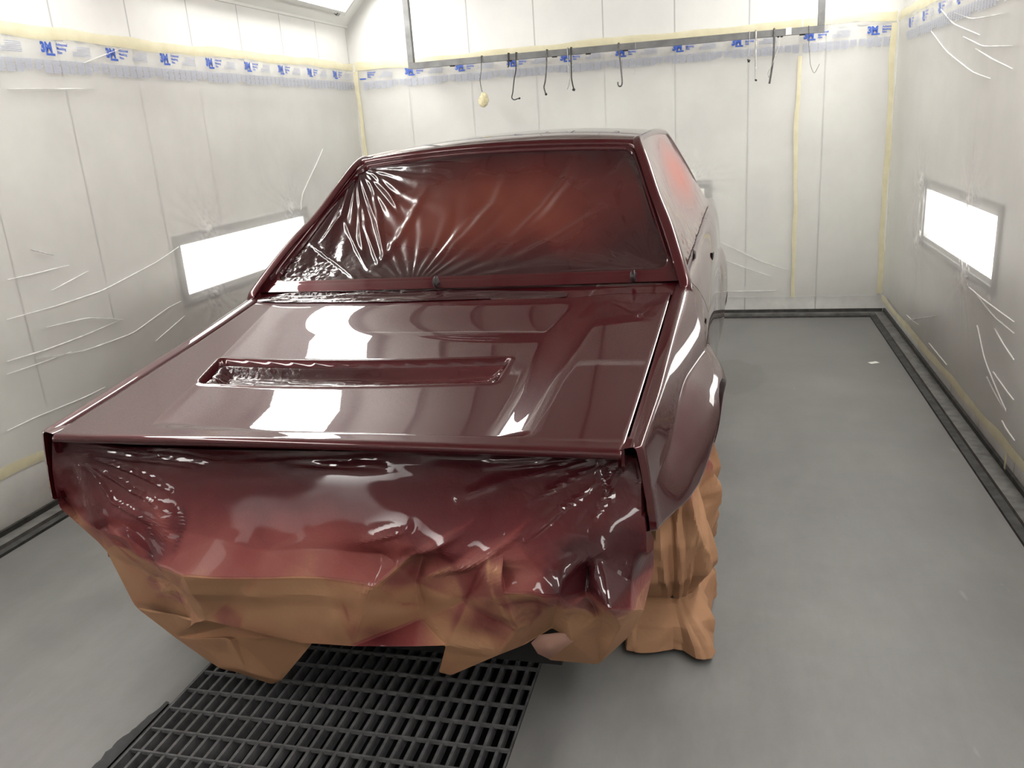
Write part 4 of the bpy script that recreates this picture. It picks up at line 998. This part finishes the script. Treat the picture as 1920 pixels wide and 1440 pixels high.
def windscreen_film():
    us = np.linspace(-.955, .955, 300); vs = np.linspace(.03, .955, 190)
    U, Vv = np.meshgrid(us, vs, indexing='ij'); U = U.ravel(); Vv = Vv.ravel()
    P0 = ws_point(U, Vv)
    A = np.stack([P0[:, 0], Vv*.722], 1)
    ex = (.955-np.abs(U))*.70; ev = np.minimum(Vv-.03, .955-Vv)*.722
    edge = np.minimum(ex, ev)
    D = -.010-.020*sstep(edge/.16)
    A3 = np.c_[A, np.zeros(len(A))]
    D += vnoise(A3*np.array([1, .5, 1]), 9, 2, 3)*.004*sstep(edge/.06)
    for pts, h, w in zip(WS_R, WS_H, WS_W):
        p = [(x, v*.722) for x, v in pts]; d, t = seg_dist(A, p)
        k = np.sin(np.pi*np.clip(t, .02, .98))**.6
        D += h*.001*k*np.exp(-(d/w)**2)-.35*h*.001*k*np.exp(-(d/(2.4*w))**2)
    # fan of fine pleats from the two upper corners and the lower edge
    for cx, cv, amp, f in ((-.585, .93, .0034, 34), (-.16, -.05, .0016, 30), (.70, .03, .0005, 30)):
        dx, dy = A[:, 0]-cx, A[:, 1]-cv*.722; r = np.hypot(dx, dy); th = np.arctan2(dy, dx)
        D += amp*np.sin(th*f+vnoise(np.c_[th*3, r*4, r*0+cx], 1, 5, 2)*4)*np.exp(-((r-.25)/.22)**2)*sstep(edge/.05)
    crk = np.zeros(len(A))
    for cx, cv, rad in ((-.70, .10, .13), (-.62, .13, .14), (.735, .085, .06), (.60, .93, .05), (-.56, .95, .05)):
        crk = np.maximum(crk, np.exp(-(np.hypot(A[:, 0]-cx, A[:, 1]-cv*.722)/rad)**2))
    D += crk*(vnoise(A3, 60, 8, 2)*.0035+facets(A3, 5, 4, 18, 40)*.06)
    rr = np.sqrt(np.abs((A[:, 0]-.04)/.80)**2.2+np.abs((Vv-.52)/.52)**2.2)
    dg = np.stack([A[:, 0]*.8+A[:, 1]*.6, (A[:, 1]*.8-A[:, 0]*.6)*.25, A[:, 0]*0], 1)
    spray = sstep((rr-.12)/.85)+.22*vnoise(dg, 9, 6, 3)+.22*np.exp(-((A[:, 0]+.15)/.4)**2-((Vv-.05)/.2)**2)+.35*(1-sstep(edge/.05))
    spray = np.clip(spray, 0, 1)
    V = ws_point(U, Vv, D)
    o = mesh('windscreen_film', V, grid_faces(len(us), len(vs), flip=False), MAT['wsfilm'], None, True, attr={'spray': spray, 'crinkle': crk})
    tag(onto_car(o), 'red oversprayed plastic film stretched over the windscreen', 'masking film')

def side_film(s, label):
    us = np.linspace(0, 1, 130); vs = np.linspace(0, 1, 60)
    U, Vv = np.meshgrid(us, vs, indexing='ij'); U = U.ravel(); Vv = Vv.ravel()
    yb = 1.125+U*1.90; yt = 1.70+U*.93
    bx = xr(yb)-.020; bz = zr(yb)-.004
    bx[:] = bx; tx, tz = rail_x_at(yt); tx = tx-.002; tz = tz-.006
    X = bx+(tx-bx)*Vv; Y = yb+(yt-yb)*Vv; Z = bz+(tz-bz)*Vv
    edge = np.minimum(np.minimum(U, 1-U)*1.6, np.minimum(Vv, 1-Vv)*.42)
    A3 = np.stack([Y, Z, 0*Y], 1)
    D = .004+.012*sstep(edge/.2)*0+vnoise(A3*np.array([1, .6, 1]), 7, 12, 3)*.004*sstep(edge/.08)
    crk = np.exp(-(np.hypot(Y-1.55, Z-.99)/.09)**2)+np.exp(-(np.abs(Vv)/.06)**2)*(U > .3)*.8
    D += crk*vnoise(A3, 55, 3, 2)*.006
    c = np.hypot((U-.62)/.42, (Vv-.55)/.48)
    spray = np.clip(c*1.0-.2, 0, 1)+.12*vnoise(A3, 4, 5, 3)
    V = np.stack([s*(X+D*.9), Y, Z+D*.4], 1)
    o = mesh('side_window_film', V, grid_faces(len(us), len(vs), flip=(s < 0)), MAT['sidefilm'], None, True, attr={'spray': spray, 'crinkle': np.clip(crk, 0, 1)})
    tag(onto_car(o), label, 'masking film')
    # dark scorched-looking clump of film pushed into the mirror hole
    bm = bmesh.new(); bmesh.ops.create_icosphere(bm, subdivisions=3, radius=.022)
    P = np.array([v.co[:] for v in bm.verts]); d = vnoise(P, 70, 21, 3)
    for v, q in zip(bm.verts, d):
        w = v.co*(1+.9*q); v.co = Vector((s*(.802+.3*w.x), 1.50+w.y*1.3, .978+w.z*1.2))
    me = bpy.data.meshes.new('film_clump'); bm.to_mesh(me); bm.free(); me.materials.append(MAT['blackfilm'])
    c = link(bpy.data.objects.new('film_clump', me), o); c['label'] = 'dark clump of film in the mirror hole'

def strip_film(name, label, poly_fn, nu, nv, seed, zf):
    us = np.linspace(0, 1, nu); vs = np.linspace(0, 1, nv)
    U, Vv = np.meshgrid(us, vs, indexing='ij'); U = U.ravel(); Vv = Vv.ravel()
    X, Y = poly_fn(U, Vv)
    Z, crk, spray = zf(U, Vv, X, Y)
    o = mesh(name, np.stack([X, Y, Z], 1), grid_faces(nu, nv, flip=False), MAT['darkfilm'], None, True, attr={'spray': spray, 'crinkle': crk})
    return tag(onto_car(o), label, 'masking film')
def vent_film():
    fl, fr, rr_, rl = VENT
    def poly(u, v):
        m = .010
        a = np.array(fl)+np.array([m, m]); b = np.array(fr)+np.array([-m, m]); c = np.array(rr_)+np.array([-m, -m]); d = np.array(rl)+np.array([m, -m])
        x = (a[0]*(1-u)+b[0]*u)*(1-v)+(d[0]*(1-u)+c[0]*u)*v; y = (a[1]*(1-u)+b[1]*u)*(1-v)+(d[1]*(1-u)+c[1]*u)*v
        return x, y
    def zf(u, v, x, y):
        A3 = np.stack([x, y, 0*x], 1); e = np.minimum(np.minimum(u, 1-u)*.9, np.minimum(v, 1-v)*.22)
        z = hood_z(x, y)-.017-.022*sstep(e/.05)
        crk = np.exp(-(u/.14)**2)+.5*np.exp(-((1-u)/.05)**2)
        z = z+vnoise(A3*np.array([.22, 1, 1]), 26, 31, 3)*.007*sstep(e/.02)+crk*facets(A3, 5, 9, 14, 30)*.10*sstep(e/.012)
        # front half rises towards the front rim so that it catches the lamps
        z = z+.014*sstep((.5-v)/.4)*sstep(e/.01)
        return z, np.clip(crk, 0, 1), np.clip(.9-.5*u*(v > .5)+.2*vnoise(A3, 6, 2, 2), 0, 1)
    strip_film('vent_film', 'dark red crinkled film filling the long bonnet vent', poly, 240, 60, 1, zf)
def cowl_film():
    def poly(u, v):
        x = -.775+1.19*u; w = np.clip(np.minimum(u/.10, (1-u)/.55), 0, 1)**.6
        return x+.10*(v-.5)*(u < .2)*(1-u/.2), 1.032+.012*(1-u)+(v-.5)*(.022+.082*w)
    def zf(u, v, x, y):
        A3 = np.stack([x, y, 0*x], 1); e = np.minimum(np.minimum(u, 1-u)*1.2, np.minimum(v, 1-v)*.1)
        zh = np.where(y < 1.0, hood_z(x, np.minimum(y, 1.0)), .0)
        t = np.clip((y-1.007)/.115, 0, 1); z0 = hood_z(np.clip(x, -.758, .758), np.full(len(x), 1.0))-.008
        zc = z0*(1-t)+.974*t
        base = np.where(y < 1.0, zh, np.maximum(zc, z0*(1-t)+.974*t))+.0035
        w = np.clip(np.minimum(u/.08, (1-u)/.4), 0, 1)
        z = base+sstep(e/.012)*w*(vnoise(A3*np.array([.12, 1, 1]), 48, 41, 2)*.011+.002)
        crk = np.exp(-((u-.16)/.14)**2)
        z = z+crk*np.abs(facets(A3, 5, 19, 18, 36))*.05*sstep(e/.01)
        return z, np.clip(crk, 0, 1), np.clip(.95+.1*vnoise(A3, 8, 2, 2), 0, 1)
    strip_film('cowl_film', 'dark glossy crumpled film strip along the foot of the windscreen', poly, 260, 44, 2, zf)

def subdivide(V, F, n, fa):
    V = [np.array(v) for v in V]; F = list(F); fa = list(fa)
    for _ in range(n):
        mid = {}; F2 = []; fa2 = []
        def m(a, b):
            k = (a, b) if a < b else (b, a)
            if k not in mid: mid[k] = len(V); V.append((V[a]+V[b])/2)
            return mid[k]
        for f, q in zip(F, fa):
            a, b, c = f; ab, bc, ca = m(a, b), m(b, c), m(c, a)
            F2 += [(a, ab, ca), (ab, b, bc), (ca, bc, c), (ab, bc, ca)]; fa2 += [q]*4
        F, fa = F2, fa2
    return np.array(V), F, fa
def relax(V, F, it, lam=.5):
    E = set()
    cnt = {}
    for f in F:
        for k in range(3):
            e = tuple(sorted((f[k], f[(k+1) % 3]))); cnt[e] = cnt.get(e, 0)+1
    bd = np.zeros(len(V), bool)
    for e, c in cnt.items():
        if c == 1: bd[list(e)] = True
    E = np.array([e for e in cnt if not (cnt[e] > 1 and bd[e[0]] and bd[e[1]])])
    # boundary vertices only look along the boundary
    Eb = np.array([e for e, c in cnt.items() if c == 1]); Ei = np.array([e for e, c in cnt.items() if c > 1])
    for _ in range(it):
        S = np.zeros_like(V); n = np.zeros(len(V))
        for X in (Eb, ):
            np.add.at(S, X[:, 0], V[X[:, 1]]); np.add.at(S, X[:, 1], V[X[:, 0]]); np.add.at(n, X[:, 0], 1); np.add.at(n, X[:, 1], 1)
        for a, b in ((0, 1), (1, 0)):
            m = ~bd[Ei[:, a]]
            np.add.at(S, Ei[m, a], V[Ei[m, b]]); np.add.at(n, Ei[m, a], 1)
        V = V+lam*(S/np.maximum(n, 1)[:, None]-V)
    return V, bd
def vert_from_face(V, F, fa):
    s = np.zeros(len(V)); n = np.zeros(len(V))
    F = np.array(F); fa = np.array(fa)
    for k in range(3): np.add.at(s, F[:, k], fa); np.add.at(n, F[:, k], 1)
    return s/n
def tri_normals(V, F):
    V = np.array(V); F = np.array(F); n = np.cross(V[F[:, 1]]-V[F[:, 0]], V[F[:, 2]]-V[F[:, 0]]); return n/np.maximum(np.linalg.norm(n, axis=1), 1e-9)[:, None]
ZS = ([.0, .2, .45, .50, .54, .61, .68, .75], [.0, .11, .25, .35, .45, .64, .86, 1.0])
def spray_of(V, F, lo=0, hi=0):
    V = np.array(V); n = tri_normals(V, F); zc = V[np.array(F)].mean(1)[:, 2]
    rnd = np.random.default_rng(3).uniform(-1, 1, len(zc))
    s = np.interp(zc, *ZS)+.5*np.clip(n[:, 2]+.02, 0, .5)*np.clip((.52-zc)/.03, 0, 1)-.5*np.clip(-n[:, 2], 0, .4)*(zc < .62)+.12*rnd*(zc < .5)
    return np.clip(s, 0, 1)
def front_cover():
    sp = spray_of(COVER_V, COVER_F)
    V, F, fa = subdivide(COVER_V, COVER_F, 4, sp)
    V1, bd = relax(V, F, 2)
    fit = lambda x, z: np.stack([x**i*z**j for i in range(5) for j in range(5) if i+j <= 5], 1)
    mk = V1[:, 2] > .47; co = np.linalg.lstsq(fit(V1[mk, 0], V1[mk, 2]), V1[mk, 1], rcond=None)[0]
    V2 = V1.copy(); V2[:, 1] = fit(V1[:, 0], V1[:, 2]) @ co
    k = sstep((V1[:, 2]-.53)/.07)[:, None]; V = V1*(1-k)+V2*k; V[bd] = V1[bd]
    s = vert_from_face(V, F, fa)
    z = V[:, 2]; top = sstep((z-.545)/.10)
    smooth_s = np.interp(z, *ZS)
    s = s*(1-top)+smooth_s*top
    A = V[:, [0, 2]]; A3 = np.c_[A, 0*z]
    D = np.zeros(len(V)); ri = np.zeros(len(V))
    for k, pts in enumerate(COVER_R):
        d, t = seg_dist(A, pts); w = .0065 if k < 15 else .010
        kk = np.sin(np.pi*np.clip(t, .05, .95))**.5
        D += (.009 if k < 15 else .011)*kk*np.exp(-(d/w)**2)-.004*kk*np.exp(-(d/(w*2.6))**2)
        ri = np.maximum(ri, kk*np.exp(-(d/.03)**2))
    crk = np.zeros(len(V))
    for cx, cz, rad in ((.72, .765, .10), (.60, .75, .12), (-.72, .73, .07), (-.70, .62, .06), (.66, .48, .14), (.48, .42, .10), (-.50, .40, .10)):
        crk = np.maximum(crk, np.exp(-(np.hypot(A[:, 0]-cx, A[:, 1]-cz)/rad)**2))
    D += crk*(facets(A3, 6, 14, 8, 22)-.035)*.20
    D += vnoise(A3, 5, 3, 3)*.005*(1-top*.85)+(facets(A3, 5, 24, 3, 7)-.1)*.15*(1-top)
    up = np.exp(-((z-.755)/.03)**2)*(np.abs(A[:, 0]) < .62); D += up*vnoise(A3*np.array([.25, 1, 1]), 30, 6, 2)*.008
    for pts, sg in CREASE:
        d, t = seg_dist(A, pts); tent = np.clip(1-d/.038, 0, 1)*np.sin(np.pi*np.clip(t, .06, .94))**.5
        D += sg*.0075*tent; s = s-sg*.10*tent**2-.10*sg*np.exp(-(d/.004)**2)*(t > .02)*(t < .98)  # sheet colour goes lighter on ridges, darker in valleys
    D *= np.where(bd, .25, 1)
    V = V.copy(); V[:, 1] -= D
    s = np.clip(s+.13*vnoise(A3, 7, 8, 3)+.25*np.clip(facets(A3, 4, 61, 4, 9)*9-.55, -.4, .6)*(1-top), 0, 1)
    for cx, cz, r_, dl in SPOTS: s = s+.6*dl*np.exp(-((np.hypot(A[:, 0]-cx, A[:, 1]-cz)+.03*vnoise(A3, 14, 44, 3))/(1.15*r_))**2)
    s = np.clip(s, 0, 1)
    o = mesh('masking_paper', V, F, MAT['cover'], None, True, attr={'spray': s, 'crinkle': np.clip(np.maximum(crk*.8+.05, ri*.8), 0, 1)}, autosmooth=10)
    tag(onto_car(o), 'big crumpled kraft paper sheet over the car nose, maroon at top, brown below', 'masking paper')
    # flap folded back under the left half
    fl = dict(FLAP); nm = list(fl); P = [fl[k] for k in nm]; ix = {k: i for i, k in enumerate(nm)}
    T_ = ['acd', 'adl', 'alk', 'akj', 'kij', 'ihj', 'igh', 'kli', 'lde', 'lef', 'lfg', 'lgi', 'abc']
    F0 = []
    for t in T_:
        f = [ix[c] for c in t]; a, b, c = [np.array(P[i]) for i in f]
        if np.cross(b-a, c-a)[1] > 0: f = f[::-1]
        F0.append(tuple(f))
    sp = np.clip(spray_of(P, F0, .05, .9), 0, .5)
    V, F, fa = subdivide(P, F0, 4, sp); V, bd = relax(V, F, 3); A3 = np.c_[V[:, [0, 2]], 0*V[:, 0]]
    V[:, 1] -= np.where(bd, .2, 1)*((facets(A3, 5, 34, 4, 9)-.08)*.14+vnoise(A3, 8, 5, 2)*.004)
    s = np.clip(vert_from_face(V, F, fa)+.08*vnoise(A3, 6, 9, 2), 0, 1)
    f = mesh('paper_flap', V, F, MAT['cover'], o, True, attr={'spray': s, 'crinkle': s*0+.2}, autosmooth=10)
    f['label'] = 'brown paper flap folded back under the sheet'
    # translucent scrap of masking tape holding the lower right folds
    c = tuple(sum(p[i] for p in TAPE_P)/len(TAPE_P) for i in range(3))
    tv = [c]+list(TAPE_P)+[(p[0], p[1]+.004, p[2]) for p in TAPE_P]; m = len(TAPE_P)
    t = mesh('tape_patch', tv, [(0, 1+(k+1) % m, 1+k) for k in range(m)]+[(1+k, 1+(k+1) % m, 1+m+(k+1) % m, 1+m+k) for k in range(m)], MAT['tapepink'], o, True)
    t['label'] = 'pale pinkish tape patch'

def wheel_bag(s, yc, label, xs=1.0):
    """sheet of paper gathered round a wheel like a sack: pleats falling to a low tie, loose skirt on the floor"""
    n, m = 260, 110
    ph = np.linspace(0, 2*math.pi, n, endpoint=False); h = np.linspace(0, 1, m)
    A, H = np.meshgrid(ph, h, indexing='ij'); A = A.ravel(); H = H.ravel()
    ZT = [(0, .008), (.06, .012), (.20, .085), (.30, .135), (.36, .165), (.5, .26), (.7, .38), (.88, .53), (1, .60)]
    z = interp(H, ZT); rx = interp(H, [(0, .150), (.06, .152), (.20, .150), (.29, .122), (.33, .120), (.5, .150), (.7, .150), (.9, .135), (.97, .10), (1, .0)])
    ry = interp(H, [(0, .235), (.06, .24), (.2, .235), (.29, .185), (.33, .185), (.5, .285), (.7, .30), (.9, .26), (.97, .2), (1, .0)])
    ca, sa = np.cos(A), np.sin(A)
    e = .62; X = np.sign(ca)*np.abs(ca)**e; Y = np.sign(sa)*np.abs(sa)**e
    P = np.stack([ca*1.0, sa*1.0, z*3], 1)
    tie = interp(H, [(0, .9), (.06, .9), (.25, .35), (.31, .25), (.5, .8), (.75, 1), (.95, .6), (1, 0)])
    # pleats: sharp triangle waves whose spacing drifts, splitting as they leave the tie
    w1 = A*8/(2*math.pi)*2+.9*vnoise(np.stack([ca, sa, z*2.2], 1), 1.2, 4, 2)*2+z*1.2*np.sin(A*2+1)
    w2 = A*17/(2*math.pi)*2+1.1*vnoise(np.stack([ca, sa, z*3], 1), 1.6, 9, 2)*2
    tri = lambda t: np.abs((t % 2)-1)
    pl = (tri(w1)-.5)*.052+(tri(w2)-.5)*.018
    fc = np.max(np.stack([facets(P, 2, 60+q, .9, 2.0) for q in range(4)]), 0)
    d = pl*tie+(fc-.22)*.065*tie
    X = rx*X+ca*d; Y = ry*Y+sa*d
    # peak of paper standing out at the foot, front outer corner
    k = np.exp(-((A-5.35)/.30)**2)*interp(H, [(0, 1), (.12, .8), (.24, 0), (1, 0)]); X = X+.035*k; Y = Y-.03*k
    z = np.maximum(z+interp(H, [(0, 0), (.15, 1), (.9, 1), (1, 0)])*.018*(tri(w1*.5+.3)-.5), .008)
    V = np.stack([s*(.735+X)*xs, yc+Y, z+(0 if s > 0 else .02)], 1)
    F = []
    for i in range(n):
        for j in range(m-1):
            a, b = i*m+j, ((i+1) % n)*m+j
            q = (a, b, b+1, a+1); F.append(q[::-1] if s < 0 else q)
    spray = np.clip(.45*sstep((z-.44)/.12)+.16*vnoise(P, 2.2, 3, 2)+.02, 0, 1)
    o = mesh('wheel_paper', V, F, MAT['cover'], None, True, attr={'spray': spray, 'crinkle': np.full(len(V), .12)}, autosmooth=22)
    tag(onto_car(o), label, 'masking paper')

MAT['blackfilm'] = plain('dark_shiny_film', (.012, .004, .005), .38)
def tapepink():
    m, nt, out = new_mat('pinkish_tape'); b = N(nt, 'BsdfPrincipled'); b.inputs['Base Color'].default_value = (.46, .25, .19, 1); b.inputs['Roughness'].default_value = .5
    t = N(nt, 'BsdfTransparent'); mx = N(nt, 'MixShader'); mx.inputs[0].default_value = .6
    nt.links.new(t.outputs[0], mx.inputs[1]); nt.links.new(b.outputs[0], mx.inputs[2]); nt.links.new(mx.outputs[0], out.inputs[0]); return m
MAT['tapepink'] = tapepink()
build_car()
windscreen_film()
side_film(1, 'pink-centred paint-dusted film over the right side window')
side_film(-1, 'paint-dusted film over the left side window, turned away from view')
vent_film()
cowl_film()
front_cover()
wheel_bag(1, .68, 'crumpled brown paper wrapped round the front right wheel')
wheel_bag(-1, .68, 'crumpled brown paper wrapped round the front left wheel')
wheel_bag(1, 2.85, 'crumpled brown paper wrapped round the rear right wheel', .90)
wheel_bag(-1, 2.85, 'crumpled brown paper wrapped round the rear left wheel', .90)
